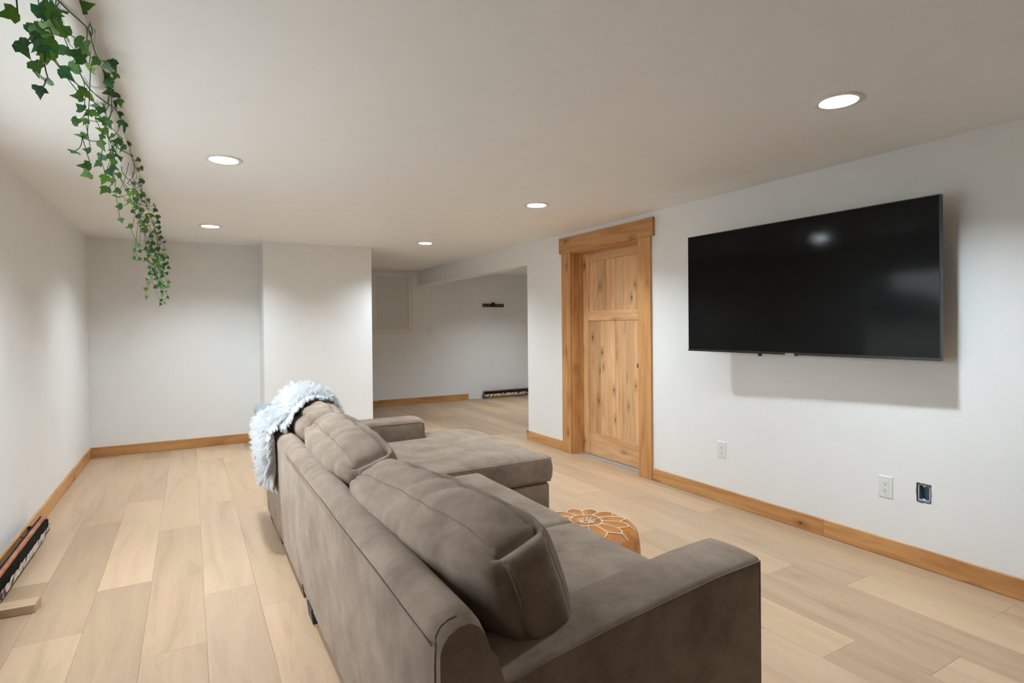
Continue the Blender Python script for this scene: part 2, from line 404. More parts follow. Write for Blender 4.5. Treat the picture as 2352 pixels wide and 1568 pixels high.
bpy.data.objects.remove(cut)
struct(ceil_box, 'flat white painted ceiling with recessed lights', 'ceiling')

y0, y1, z0, z1 = WIN1
struct(boxes('wall_left', [(XL-T, XL, Y_REAR-T, y0, -0.05, H), (XL-T, XL, y1, YB+T, -0.05, H), (XL-T, XL, y0, y1, -0.05, z0), (XL-T, XL, y0, y1, z1, H)], WALL), 'white left wall above the bare heater', 'wall')
struct(boxes('wall_back', [(XL, 0.706, YB, YB+T, -0.05, H)], WALL), 'white back wall behind the hanging end of the ivy', 'wall')
struct(boxes('wall_column', [(0.706, 1.90, 6.70, YF, -0.05, H)], WALL), 'broad white boxed column beyond the sofa', 'wall')
struct(boxes('wall_far', [(1.90, XE, YF, YF+T, -0.05, H)], WALL), 'white far wall with access hatch and mounting bar', 'wall')
struct(boxes('wall_east', [(XE, XE+T, 4.75, YF+T, -0.05, H)], WALL), 'white outer wall of the far room', 'wall')
struct(boxes('wall_partition', [(XR+T, XE, 4.75, 4.90, -0.05, H)], WALL), 'white partition closing the far room', 'wall')
struct(boxes('wall_rear', [(XL-T, XR+T, Y_REAR-T, Y_REAR, -0.05, H)], WALL), 'plain white rear wall behind the camera', 'wall')
# right wall: door opening 3.695..4.69, opening to far room beyond 5.565 under the header; a hole for the bare box
DY0, DY1, DZ = 3.695, 4.69, 2.06
BX = (1.487, 1.552, 0.353, 0.449)       # bare electrical box hole y0 y1 z0 z1
struct(boxes('wall_right', [
    (XR, XR+T, Y_REAR-T, BX[0], -0.05, H), (XR, XR+T, BX[1], DY0, -0.05, H), (XR, XR+T, BX[0], BX[1], -0.05, BX[2]), (XR, XR+T, BX[0], BX[1], BX[3], H),
    (XR, XR+T, DY0, DY1, DZ, H), (XR, XR+T, DY1, 5.565, -0.05, H), (XR, XR+T, 5.565, YF, 2.012, H)], WALL),
    'white right wall with wooden door and header over the passage', 'wall')
# windows behind the camera and out of frame at the left
def window(name, parts, pane, label):
    r = root(name, label, 'window')
    for b in parts: box('window_frame', *b, WHITE_TR, r)
    box('window_pane', *pane, GLASS, r); return r
y0, y1, z0, z1 = WIN1; f = 0.06; ym = (y0+y1)/2
window('window_1', [(XL-0.11, XL-0.05, y0, y0+f, z0, z1), (XL-0.11, XL-0.05, y1-f, y1, z0, z1), (XL-0.11, XL-0.05, y0+f, y1-f, z0, z0+f), (XL-0.11, XL-0.05, y0+f, y1-f, z1-f, z1), (XL-0.11, XL-0.05, ym-f/2, ym+f/2, z0+f, z1-f)],
       (XL-0.085, XL-0.08, y0+f, y1-f, z0+f, z1-f), 'white framed window in the left wall above the heater')
gr = boxes('ground', [(-60, 60, -60, 60, -0.5, -0.4)], plain('outdoor_ground', (0.42, 0.42, 0.40), 0.9)); struct(gr, 'grey green ground outside the windows', 'ground')

hs = thing('garden_house', 'pale gabled outbuilding standing outside the left window', 'building', (-10.5, 7.2, -0.4))
def prism_y(nm, xs, zs, y0, y1, mt, par):
    n = len(xs); v = [(x, y0, z) for x, z in zip(xs, zs)]+[(x, y1, z) for x, z in zip(xs, zs)]
    return fix_normals(mesh_obj(nm, v, [tuple(range(n)), tuple(range(n, 2*n))]+[(k, (k+1) % n, n+(k+1) % n, n+k) for k in range(n)], mt, par))
prism_y('wall', [-1.5, 1.5, 1.5, -1.5], [0, 0, 1.85, 1.85], -1.3, 1.3, plain('siding_pale', (0.5, 0.47, 0.42), 0.8), hs)
rfv = [(-1.7, -1.5, 1.8), (1.7, -1.5, 1.8), (1.7, 1.5, 1.8), (-1.7, 1.5, 1.8), (-1.7, 0, 2.6), (1.7, 0, 2.6)]
fix_normals(mesh_obj('roof', rfv, [(0, 1, 5, 4), (2, 3, 4, 5), (0, 4, 3), (1, 2, 5), (0, 3, 2, 1)], plain('roof_dark', (0.10, 0.09, 0.085), 0.8), hs))
tg = thing('garden_tree', 'leafy tree standing outside behind the pale outbuilding', 'tree', (-14.5, 10.2, -0.4))
tube_obj('trunk', [(0, 0, 0), (0.05, 0.03, 1.2), (0.0, 0.1, 2.6)], 0.16, plain('bark', (0.09, 0.06, 0.04), 0.9), tg, 10, False, [1.2, 0.9, 0.5])
bm = bmesh.new(); rt = random.Random(3)
for _ in range(26):
    c = Vector((rt.uniform(-1.3, 1.3), rt.uniform(-1.6, 1.6), rt.uniform(1.9, 4.4)))
    for f_ in bmesh.ops.create_icosphere(bm, subdivisions=2, radius=rt.uniform(0.4, 0.8), matrix=Matrix.Translation(c))['verts']: f_.co += Vector((rt.uniform(-.1, .1), rt.uniform(-.1, .1), rt.uniform(-.1, .1)))
bm_obj('foliage', bm, plain('tree_green', (0.06, 0.11, 0.035), 0.8), tg)

# baseboards: every board its own child
def baseboard(name, label, boards, axis):
    r = root(name, label, 'baseboard')
    for b in boards: box('board', *b, ALDER[axis], r, 0.002)
    return r
BH, BT = 0.102, 0.015
baseboard('baseboard_right', 'knotty alder baseboard along the television wall', [(XR-BT, XR, Y_REAR, 2.0635, 0.001, BH), (XR-BT, XR, 2.0645, 3.542, 0.001, BH), (XR-BT, XR, 4.850, 5.585, 0.001, BH)], 1)
baseboard('baseboard_left', 'knotty alder baseboard along the left wall behind the bare heater', [(XL, XL+BT, Y_REAR, 4.20, 0.001, BH), (XL, XL+BT, 4.2012, YB-BT-0.0005, 0.001, BH)], 1)
baseboard('baseboard_back', 'knotty alder baseboard along the back wall', [(XL, 0.705, YB-BT, YB, 0.001, BH)], 0)
baseboard('baseboard_far', 'knotty alder baseboard on the far wall ending before the heater', [(1.90, 4.32, YF-BT, YF, 0.001, BH)], 0)

# ------------------------------------------------------------------ door and casing
tr = root('trim_1', 'knotty alder door casing with overhanging header board', 'door trim')
box('casing_leg', XR-0.022, XR+0.0, 3.543, 3.697, 0.0, 2.058, ALDER[2], tr, 0.002)
box('casing_leg', XR-0.022, XR+0.0, 4.692, 4.848, 0.0, 2.058, ALDER[2], tr, 0.002)
box('casing_header', XR-0.030, XR+0.0, 3.505, 4.881, 2.058, 2.215, ALDER[1], tr, 0.003)
JX = 3.555
box('jamb', XR-0.005, JX, 4.670, DY1, 0.0, DZ, ALDER[2], tr, 0.001)
box('jamb', XR-0.005, JX, DY0, 3.715, 0.0, DZ, ALDER[2], tr, 0.001)
box('jamb_head', XR-0.005, JX, 3.715, 4.670, 2.042, DZ, ALDER[1], tr, 0.001)
box('door_stop', 3.468, 3.506, 4.657, 4.670, 0.0, 2.042, ALDER[2], tr, 0.001)
box('door_stop', 3.468, 3.506, 3.715, 3.728, 0.0, 2.042, ALDER[2], tr, 0.001)
box('door_stop_head', 3.468, 3.506, 3.728, 4.657, 2.029, 2.042, ALDER[1], tr, 0.001)
dr = root('door_1', 'knotty alder panel door with one upper panel and two lower panels', 'door')
LX0, LX1 = 3.508, 3.546
LY0, LY1 = 3.719, 4.666; SW = 0.098
box('stile', LX0, LX1, LY1-SW, LY1, 0.012, 2.036, DOORW[2], dr, 0.0015)
box('stile', LX0, LX1, LY0, LY0+SW, 0.012, 2.036, DOORW[2], dr, 0.0015)
pa, pb = LY0+SW, LY1-SW
box('top_rail', LX0, LX1, pa, pb, 1.952, 2.036, DOORW[1], dr, 0.0015)
box('middle_rail', LX0, LX1, pa, pb, 1.357, 1.458, DOORW[1], dr, 0.0015)
box('bottom_rail', LX0, LX1, pa, pb, 0.012, 0.236, DOORW[1], dr, 0.0015)
PX = LX0+0.009
def panel_boards(ys, z0, z1):
    for a, b in zip(ys, ys[1:]):
        o = box('panel_board', PX, LX1-0.008, min(a, b)+0.0004, max(a, b)-0.0004, z0, z1, DOORW[2], dr, 0.001)
panel_boards([pb, 4.435, 4.294, 4.171, 4.047, 3.922, pa], 1.458, 1.952)
panel_boards([pb, 4.482, 4.395, 4.282, 4.172], 0.236, 1.357)
panel_boards([4.160, 4.02, 3.91, pa], 0.236, 1.357)
box('panel_groove', PX+0.006, LX1-0.010, 4.160, 4.172, 0.236, 1.357, DOORW[2], dr)
th = box('threshold', XR+0.06, 3.60, 3.715, 4.670, -0.001, 0.006, plain('threshold_metal', (0.45, 0.44, 0.42), 0.5, 0.3), dr)
bm = bmesh.new(); lathe(bm, [(0, 0), (0.030, 0), (0.030, 0.006), (0.011, 0.012), (0.011, 0.035), (0.026, 0.045), (0.029, 0.058), (0.020, 0.068), (0, 0.070)], 24)
kn = bm_obj('knob', bm, plain('dark_bronze', (0.05, 0.04, 0.035), 0.35, 0.9), dr, True); kn.rotation_euler = (0, -PI/2, 0); kn.location = (LX0, LY0+0.05, 0.95)

# ------------------------------------------------------------------ recessed lights
LT = []
for lx, ly, lab in LIGHTS:
    t = thing('recessed_light_offscreen' if lx > XR else 'recessed_light', lab, 'ceiling light', (lx, ly, H), 'recessed ceiling lights')
    if not LT:
        bm = bmesh.new(); lathe(bm, [(R_IN, 0.0), (R_IN, -0.004), (R_IN+0.006, -0.006), (R_OUT-0.004, -0.0045), (R_OUT, 0.0), (R_IN, 0.0)], 48); a = bm_obj('trim_ring', bm, WHITE_TR, t, True)
        bm = bmesh.new(); lathe(bm, [(R_IN, -0.004), (R_IN-0.004, 0.030), (R_IN-0.012, 0.060), (R_IN-0.012, 0.072), (R_IN+0.002, 0.072), (R_IN+0.002, -0.002)], 48); b = bm_obj('baffle', bm, WHITE_TR, t, True)
        bm = bmesh.new(); lathe(bm, [(0, 0.058), (R_IN-0.011, 0.058), (R_IN-0.011, 0.066), (0, 0.066)], 40); c = bm_obj('lens', bm, LENS, t)
        LT = [a, b, c]
    else:
        for s in LT:
            d = s.copy(); COL.objects.link(d); d.parent = t
# ------------------------------------------------------------------ television
A = at(2161, 446, 0, 3.223); B = at(2161, 831, 0, 3.223); C_ = at(1581, 544, 0, 3.173); D_ = at(1580, 804, 0, 3.173)
ry = (A.y+B.y)/2; ly = (C_.y+D_.y)/2; zt = (A.z+C_.z)/2; zb = (B.z+D_.z)/2
c0 = Vector(((3.223+3.173)/2, (ry+ly)/2, (zt+zb)/2)); WD = math.hypot(ly-ry, 0.05); HT = zt-zb
tv = thing('television', 'large black flat television on a swivel arm on the right wall', 'television', c0)
tv.rotation_euler = (0, 0, math.atan2(0.05, ly-ry))     # local +Y along the width, local -X faces the room
def tvbox(name, x0, x1, y0, y1, z0, z1, mat, bev=0.0):
    bm = bmesh.new(); add_box(bm, x0, x1, y0, y1, z0, z1)
    if bev: bmesh.ops.bevel(bm, geom=bm.edges[:], offset=bev, segments=2, affect='EDGES')
    return bm_obj(name, bm, mat, tv)
TVB = plain('tv_black_plastic', (0.012, 0.012, 0.012), 0.35)
SCR = plain('tv_screen_glass', (0.0035, 0.0035, 0.0035), 0.09, 0.0, 0.13)
tvbox('housing', 0.0, 0.028, -WD/2, WD/2, -HT/2, HT/2, TVB, 0.002)
tvbox('screen', -0.0015, 0.001, -WD/2+0.006, WD/2-0.006, -HT/2+0.016, HT/2-0.006, SCR)
tvbox('rear_cover', 0.028, 0.062, -WD*0.32, WD*0.32, -HT*0.46, HT*0.12, TVB, 0.006)
tvbox('bottom_edge_strip', -0.003, 0.0, -WD/2, WD/2, -HT/2, -HT/2+0.012, plain('tv_edge_grey', (0.03, 0.03, 0.03), 0.3, 0.5))
yy = (2.157 - c0.y)
tvbox('logo_plate', -0.0045, -0.002, yy-0.028, yy+0.028, -HT/2+0.001, -HT/2+0.010, plain('logo_silver', (0.35, 0.35, 0.35), 0.4, 0.4))
tvbox('sensor_tab', -0.002, 0.014, yy-0.044, yy-0.032, -HT/2-0.006, -HT/2, TVB)
yy = (2.367-c0.y)
tvbox('foot_socket', 0.002, 0.018, yy-0.008, yy+0.010, -HT/2-0.016, -HT/2, TVB)
MB = BLACKM
tvbox('mount_plate', 0.062, 0.070, -0.22, 0.22, -0.20, 0.18, MB)
wx = XR-c0.x
tvbox('mount_arm', 0.070, wx-0.012, -0.04, 0.0, -0.05, 0.05, MB)
tvbox('wall_plate', wx-0.014, wx, -0.16, 0.16, -0.12, 0.12, MB).rotation_euler = (0, 0, -tv.rotation_euler.z)

# ------------------------------------------------------------------ outlets, plates, box
def plate_bm(w, h, d):
    bm = bmesh.new(); add_box(bm, -d, 0, -w/2, w/2, -h/2, h/2)
    top = [f for f in bm.faces if f.normal.x < -0.9 or abs(sum(v.co.x for v in f.verts)/4+d) < 1e-6]
    for f in top:
        for v in f.verts: v.co.y *= 0.88; v.co.z *= 0.93
    return bm
def outlet(loc, label, rotz=0.0, kind='outlet', small=False):
    t = thing('wall_outlet' if kind == 'outlet' else 'switch_plate', label, 'outlet' if kind == 'outlet' else 'switch', loc, 'white wall plates')
    t.rotation_euler = (0, 0, rotz)
    bm_obj('cover_plate', plate_bm(0.078, 0.122, 0.006), WHITE_PL, t)
    bm = bmesh.new(); add_box(bm, -0.0066, -0.0055, -0.018, 0.018, -0.0345, 0.0345); bm_obj('gap', bm, WHITE_PL, t)
    bm = bmesh.new(); add_box(bm, -0.0082, -0.005, -0.0165, 0.0165, -0.033, 0.033); ins = bm_obj('insert' if kind == 'outlet' else 'rocker', bm, WHITE_PL, t)
    if kind == 'outlet' and not small:
        for zc in (0.017, -0.019):  # slots and ground holes: dark pieces on the face, painted shade instead of hollows
            for yy in (-0.0065, 0.0065):
                bm = bmesh.new(); add_box(bm, -0.0086, -0.008, yy-0.001, yy+0.001, zc-0.002, zc+0.006); bm_obj('slot', bm, HOLE_SHADE, ins)
            bm = bmesh.new(); lathe(bm, [(0, 0), (0.0026, 0), (0.0026, 0.0006), (0, 0.0006)], 12)
            g = bm_obj('ground_hole', bm, HOLE_SHADE, ins); g.rotation_euler = (0, -PI/2, 0); g.location = (-0.0081, 0, zc-0.008)
    for zc in (0.048, -0.048):
        bm = bmesh.new(); lathe(bm, [(0, 0), (0.0026, 0), (0.0026, 0.0008), (0, 0.0008)], 10)
        g = bm_obj('screw', bm, plain('screw_white', (0.6, 0.6, 0.6), 0.4), t); g.rotation_euler = (0, -PI/2, 0); g.location = (-0.0059, 0, zc)
outlet((XR, 2.832, 0.388), 'white double outlet on the right wall, below the television corner next to the door')
outlet((XR, 1.708, 0.391), 'white double outlet beside the bare blue electrical box')
p = at(988, 760, 1, YF); outlet((p.x, YF, p.z), 'white wall plate beside the access hatch on the far wall', -PI/2*-1, 'switch')
p = at(1203.5, 740.5, 1, YF); outlet((p.x, YF, p.z), 'white wall plate right of the black bar on the far wall', PI/2, 'switch')
# bare box: blue plastic box with pale rim in a rough hole
eb = thing('electrical_box', 'bare blue electrical box in a rough cut hole beside an outlet', 'electrical box', (XR, (BX[0]+BX[1])/2, (BX[2]+BX[3])/2))
bw, bh = (BX[1]-BX[0])/2-0.004, (BX[3]-BX[2])/2-0.005
BLUE = plain('blue_box_plastic', (0.16, 0.26, 0.34), 0.5)
bm = bmesh.new(); add_box(bm, 0.055, 0.058, -bw, bw, -bh, bh); bm_obj('back', bm, BLUE, eb)
for nm, b, mt in (('side', (0.008, 0.056, bw-0.003, bw, -bh, bh), BLUE), ('side', (0.008, 0.056, -bw, -bw+0.003, -bh, bh), BLUE), ('side', (0.008, 0.056, -bw, bw, -bh, -bh+0.003), BLUE), ('side', (0.008, 0.056, -bw, bw, bh-0.003, bh), BLUE)):
    bm = bmesh.new(); add_box(bm, *b); bm_obj(nm, bm, mt, eb)
def rr_path(w, h, r, x, n=5):
    pts = []
    for cx, cz, a0 in ((w-r, h-r, 0), (-w+r, h-r, PI/2), (-w+r, -h+r, PI), (w-r, -h+r, 3*PI/2)):
        for i in range(n+1): a = a0+PI/2*i/n; pts.append((x, cx+r*math.cos(a), cz+r*math.sin(a)))
    return pts
tube_obj('rim', rr_path(bw-0.002, bh-0.002, 0.008, 0.007), 0.0022, WHITE_PL, eb, 6, True)
for s in (-1, 1):
    bm = bmesh.new(); lathe(bm, [(0.0022, -0.0015), (0.006, -0.0015), (0.006, 0.0015), (0.0022, 0.0015)], 14)
    g = bm_obj('screw_ear', bm, WHITE_PL, eb); g.rotation_euler = (0, PI/2, 0); g.location = (0.007, 0, s*(bh-0.006))
# torn paper edge around the hole
bm = bmesh.new(); rr = random.Random(4)
def rag(yc0, zc0, yc1, zc1, ny, nz, n=10):
    pa_ = []
    for i in range(n+1):
        t = i/n; y = yc0+(yc1-yc0)*t; z = zc0+(zc1-zc0)*t; k = 0.0015+rr.random()*0.0035
        pa_.append((bm.verts.new((-0.0008, y, z)), bm.verts.new((-0.0008, y+ny*k, z+nz*k)), bm.verts.new((0.006, y, z))))
    for a, b in zip(pa_, pa_[1:]):
        bm.faces.new((a[0], b[0], b[1], a[1])); bm.faces.new((a[0], a[2], b[2], b[0]))
hw, hh = (BX[1]-BX[0])/2, (BX[3]-BX[2])/2
rag(-hw, -hh, hw, -hh, 0, -1.6); rag(hw, -hh, hw, hh, 1, 0); rag(hw, hh, -hw, hh, 0, 1); rag(-hw, hh, -hw, -hh, -1, 0)
bm_obj('torn_edge', bm, plain('torn_board_grey', (0.16, 0.15, 0.14), 0.9), eb)

# ------------------------------------------------------------------ far wall: hatch, mounting bar, heater
ax0 = at(857, 700, 1, YF).x; ax1 = at(948, 700, 1, YF).x; az1 = at(905, 624.5, 1, YF).z; az0 = at(905, 767, 1, YF).z
hx0 = ax0-0.02
ap = thing('access_hatch', 'white framed access hatch on the far wall beside the column', 'hatch', ((hx0+ax1)/2, YF, az0))
def abox(nm, x0, x1, z0, z1, d0, d1, mt):
    bm = bmesh.new(); add_box(bm, x0-ap.location.x, x1-ap.location.x, -d1, -d0, z0-az0, z1-az0); return bm_obj(nm, bm, mt, ap)
FW = 0.085
abox('frame_side', hx0, hx0+FW, az0, az1, 0, 0.018, WHITE_TR); abox('frame_side', ax1-FW, ax1, az0, az1, 0, 0.018, WHITE_TR)
abox('frame_rail', hx0+FW, ax1-FW, az1-FW, az1, 0, 0.018, WHITE_TR); abox('frame_rail', hx0+FW, ax1-FW, az0, az0+FW, 0, 0.018, WHITE_TR)
abox('recess', hx0+FW, ax1-FW, az0+FW, az1-FW, 0, 0.003, WHITE_TR)
hd = abox('hatch_door', hx0+FW+0.006, ax1-FW-0.008, az0+FW+0.004, az1-FW-0.010, 0.003, 0.014, m_paint('hatch_paint', (0.74, 0.735, 0.715)))
bm = bmesh.new(); add_box(bm, ax1-FW-0.05-ap.location.x, ax1-FW-0.015-ap.location.x, -0.018, -0.014, 0.50, 0.52); bm_obj('latch', bm, WHITE_PL, hd)
bx0 = at(1108, 702, 1, YF).x; bx1 = at(1156, 702, 1, YF).x; bz = at(1132, 701.5, 1, YF).z
mb = thing('mounting_bar', 'short black slotted metal mounting bar on the far wall', 'bracket', ((bx0+bx1)/2, YF, bz))
hwid = (bx1-bx0)/2; bm = bmesh.new()
xs = [-hwid, -hwid*0.92, -hwid*0.80, -hwid*0.70, -hwid*0.58, -hwid*0.46, -hwid*0.34, hwid*0.34, hwid*0.46, hwid*0.58, hwid*0.70, hwid*0.80, hwid*0.92, hwid]
add_box(bm, -hwid, hwid, -0.02, -0.002, -0.028, -0.010); add_box(bm, -hwid, hwid, -0.02, -0.002, 0.010, 0.028)
for i in range(0, len(xs)-1, 2): add_box(bm, xs[i], xs[i+1], -0.02, -0.002, -0.010, 0.010)
bm_obj('bar', bm, BLACKM, mb)
bm = bmesh.new(); add_box(bm, -hwid*0.15, hwid*0.15, -0.022, 0.0, 0.028, 0.055); bmesh.ops.bevel(bm, geom=bm.edges[:], offset=0.004, affect='EDGES'); bm_obj('level_hump', bm, BLACKM, mb)
COPPER, PEEL = m_copper(), m_peeling()
def heater(name, label, p0, p1, out, elbow_at_start):
    """bare hydronic baseboard element: p0,p1 ends on the floor line at the wall, out = unit vector into the room"""
    p0, p1, out = Vector(p0), Vector(p1), Vector(out); d = (p1-p0).normalized(); Ln = (p1-p0).length
    t = thing(name, label, 'heater', p0)
    def q(s, o, z): return d*s+out*(o+0.022)+Vector((0, 0, z))
    def obox(nm, s0, s1, o0, o1, z0, z1, mt):
        vs = [q(s, o, z) for z in (z0, z1) for s, o in ((s0, o0), (s1, o0), (s1, o1), (s0, o1))]
        ob = mesh_obj(nm, vs, [(0, 3, 2, 1), (4, 5, 6, 7), (0, 1, 5, 4), (1, 2, 6, 5), (2, 3, 7, 6), (3, 0, 4, 7)], mt, t); return fix_normals(ob)
    obox('back_plate', 0, Ln, 0.044, 0.048, 0.02, 0.138, plain('black_back_plate', (0.02, 0.018, 0.018), 0.7))
    obox('bracket', 0.02, 0.035, -0.022, 0.05, 0.03, 0.095, BLACKM); obox('bracket', Ln-0.06, Ln-0.045, -0.022, 0.05, 0.03, 0.095, BLACKM)
    obox('front_rail', 0.01, Ln-0.01, 0.076, 0.080, 0.084, 0.116, BLACKM)
    obox('wood_nailer', 0.10, Ln*0.4, 0.018, 0.070, 0.001, 0.030, ALDER[0])
    vs = []; fs = []
    rr = random.Random(len(name)); s = 0.05
    while s < Ln-0.02:
        b = len(vs); j = rr.uniform(-0.004, 0.004); k = rr.uniform(-0.003, 0.004)
        for ss in (s, s+0.0012):
            vs += [q(ss+j, 0.032, 0.045), q(ss, 0.088+k, 0.045), q(ss+j*1.5, 0.088+k, 0.118), q(ss, 0.032, 0.118)]
        fs += [(b, b+1, b+2, b+3), (b+4, b+7, b+6, b+5), (b+1, b+5, b+6, b+2), (b+2, b+6, b+7, b+3), (b, b+4, b+5, b+1), (b, b+3, b+7, b+4)]
        s += 0.009
    f_ = mesh_obj('fins', vs, fs, plain('dusty_black_fins', (0.035, 0.03, 0.028), 0.8), t); f_['kind'] = 'stuff'
    # dented lower edge strips of flaking paint
    vs = []; fs = []; n = int(Ln/0.012)
    for i in range(n+1):
        s = Ln*i/n; w_ = 0.004*noise.noise(Vector((s*22, 3.1, 0)))
        vs += [q(s, 0.090+w_, 0.036+0.006*noise.noise(Vector((s*30, 1, 0)))), q(s, 0.093+w_, 0.082+0.012*noise.noise(Vector((s*17, 7, 0))))]
    for i in range(n): fs.append((2*i, 2*i+2, 2*i+3, 2*i+1))
    mesh_obj('flaking_strip', vs, fs, PEEL, t)
    zc = 0.132; oc = 0.066
    if elbow_at_start: path = [q(0.02, oc, 0.06), q(0.005, oc, 0.075), q(0.0, oc, 0.09), q(0.0, oc, zc-0.02), q(0.006, oc, zc-0.006), q(0.02, oc, zc)] + [q(Ln, oc, zc)]
    else: path = [q(0, oc, zc), q(Ln-0.02, oc, zc), q(Ln-0.006, oc, zc-0.006), q(Ln, oc, zc-0.02), q(Ln, oc, 0.09), q(Ln-0.005, oc, 0.075), q(Ln-0.02, oc, 0.06)]
    tube_obj('copper_pipe', path, 0.0125, COPPER, t, 12)
    tube_obj('lower_pipe', [q(0.02, oc, 0.072), q(Ln-0.02, oc, 0.072)], 0.011, COPPER, t, 10)
    ns = max(2, int(Ln/0.5))
    for i in range(ns):
        s = Ln*(i+0.35)/ns; obox('hanger', s, s+0.012, 0.020, 0.075, 0.118, 0.124, BLACKM)
    return t
heater('baseboard_heater', 'bare rusty baseboard heater with copper pipe along the left wall', (XL+0.0, 2.9, 0), (XL+0.0, 4.58, 0), (1, 0, 0), False)
hxl = at(1106, 900, 1, YF).x
heater('baseboard_heater', 'bare rusty baseboard heater at the foot of the far wall', (hxl, YF, 0), (XE-0.05, YF, 0), (0, -1, 0), True)
bm = bmesh.new(); wb0 = at(83, 1392, 2, 0.0); wb1 = at(83, 1376, 2, 0.0)
add_box(bm, -0.17, 0.0, -0.045, 0.045, 0.0, 0.040); bmesh.ops.bevel(bm, geom=bm.edges[:], offset=0.002, affect='EDGES')
wb = bm_obj('wood_block', bm, m_alder('pale_offcut', (0.66, 0.50, 0.34), (0.60, 0.43, 0.28), (0.52, 0.35, 0.2), 0, 0.0)); wb.location = (-0.635, 3.42, 0.0); wb.rotation_euler = (0, 0, math.radians(-4))
tag(wb, 'small pale wood offcut on the floor against the bare heater', 'wood block')

# ------------------------------------------------------------------ sofa
sofa = thing('sectional_sofa', 'taupe suede sectional sofa with chaise and loose back cushions', 'sofa', (0, 0, 0))
def smooth_obj(o, lvl=0):
    for p in o.data.polygons: p.use_smooth = True
    return o
BACKP = [(0.462, 0.055), (0.452, 0.30), (0.441, 0.600), (0.440, 0.636), (0.446, 0.654), (0.462, 0.672), (0.490, 0.684), (0.520, 0.686), (0.545, 0.674), (0.562, 0.650), (0.590, 0.575), (0.625, 0.46), (0.65, 0.30), (0.655, 0.055)]
def dense(prof, n=4):
    out = []
    for a, b in zip(prof, prof[1:]+prof[:1]):
        k = max(1, int(math.hypot(b[0]-a[0], b[1]-a[1])/0.03))
        for i in range(k): out.append((a[0]+(b[0]-a[0])*i/k, a[1]+(b[1]-a[1])*i/k))
    return out
def back_panel(name, y0, y1, seed, rows=60):
    prof = dense(BACKP); n = len(prof); vs = []; fs = []
    R = 0.018
    f0 = y0 if callable(y0) else (lambda z: y0); f1 = y1 if callable(y1) else (lambda z: y1)
    cx = 0.545; cz = 0.36
    for i in range(rows+1):
        t = i/rows
        for x, z in prof:
            a, b = f0(z), f1(z); y = a+(b-a)*t
            # rounded ends
            e = min(y-a, b-y); ins = 0.0
            if e < R: ins = R-math.sqrt(max(0, R*R-(R-e)**2))
            px = x + (0.0 if x > 0.56 else 1)*(cx-x)*ins*7
            pz = z - (ins if z > 0.6 else 0)
            w_ = 0.0045*noise.noise(Vector((x*3+seed, y*2.2, z*4)))
            if x < 0.47 and z < 0.62: px -= 0.006*math.sin(PI*(z-0.05)/0.58)+w_
            vs.append((px, y, pz + (0.003*noise.noise(Vector((seed, y*5, x*9))) if z > 0.6 else 0)))
    for i in range(rows):
        for k in range(n): fs.append((i*n+k, i*n+(k+1) % n, (i+1)*n+(k+1) % n, (i+1)*n+k))
    fs.append(tuple(range(n))[::-1]); fs.append(tuple(rows*n+k for k in range(n)))
    return fix_normals(mesh_obj(name, vs, fs, SUEDE, sofa, True))
Y0S, Y1S = 1.11, 4.29
split = lambda z: 2.86+0.66*(z-0.055)
back1 = back_panel('back_panel', Y0S, lambda z: split(z)-0.003, 1.0)
back2 = back_panel('back_panel', lambda z: split(z)+0.003, Y1S, 5.0, 40)
for o in (back1, back2):
    md = o.modifiers.new('edges', 'EDGE_SPLIT'); md.split_angle = math.radians(55)
pr = 0.0018
tube_obj('seam', [(0.4375, y, 0.640+0.0015*math.sin(y*9)) for y in [Y0S+0.01+(split(0.64)-0.02-Y0S)*i/40 for i in range(41)]], pr, PIPING, back1, 6)
tube_obj('seam', [(x-0.001, Y0S-0.0015, z) for x, z in ((0.450, 0.06), (0.446, 0.3), (0.4415, 0.52), (0.4405, 0.60), (0.4425, 0.640))], 0.003, PIPING, back1, 6)
tube_obj('seam', [(0.4425, Y0S-0.001, 0.640), (0.446, Y0S+0.006, 0.660), (0.458, Y0S+0.012, 0.674), (0.478, Y0S+0.014, 0.683), (0.497, Y0S+0.013, 0.6865)], 0.0028, PIPING, back1, 6)
# arms
def arm(x0, x1, y0, y1, ztop, seed, r=0.022, z0=0.055, name='arm'):
    sx, sy, sz = (x1-x0)/2, (y1-y0)/2, 0.275
    vs, fs, uvw = rbox(sx, sy, sz, r, 24, 6, 12)
    out = []
    for p, (u, v, w_) in zip(vs, uvw):
        x = p.x+(x0+x1)/2; y = p.y+(y0+y1)/2; zt_ = ztop(x)
        z = z0 + (p.z+sz)/(2*sz)*(zt_-z0)
        z += 0.006*max(0, w_)*(1-v*v)
        k = 0.004*noise.noise(Vector((x*4+seed, y*6, z*5)))
        y += k*(1 if abs(v) > 0.5 else 0); x += (k if abs(u) > 0.9 else 0)
        out.append((x, y, z))
    return fix_normals(mesh_obj(name, out, fs, SUEDE, sofa, True))
def pl(xs):
    def f(x):
        for (a, za), (b, zb_) in zip(xs, xs[1:]):
            if x <= b: return za+(zb_-za)*max(0, (x-a))/(b-a)
        return xs[-1][1]
    return f
ZA = pl([(0.55, 0.500), (0.61, 0.510), (0.71, 0.530), (0.91, 0.558), (1.154, 0.582), (1.311, 0.597), (1.505, 0.604)])
arm1 = arm(0.56, 1.507, Y0S+0.002, 1.312, ZA, 2.0, 0.016)
tube_obj('seam', [(x, Y0S+0.001, ZA(x)-0.010) for x in [0.62+(1.495-0.62)*i/30 for i in range(31)]], 0.0022, PIPING, arm1, 6)
tube_obj('seam', [(1.500, Y0S+0.004, ZA(1.5)-0.010-0.5*i/10) for i in range(11)], 0.0020, PIPING, arm1, 6)
ZB = lambda x: 0.612-0.012*sstep(1.50, 1.56, x)
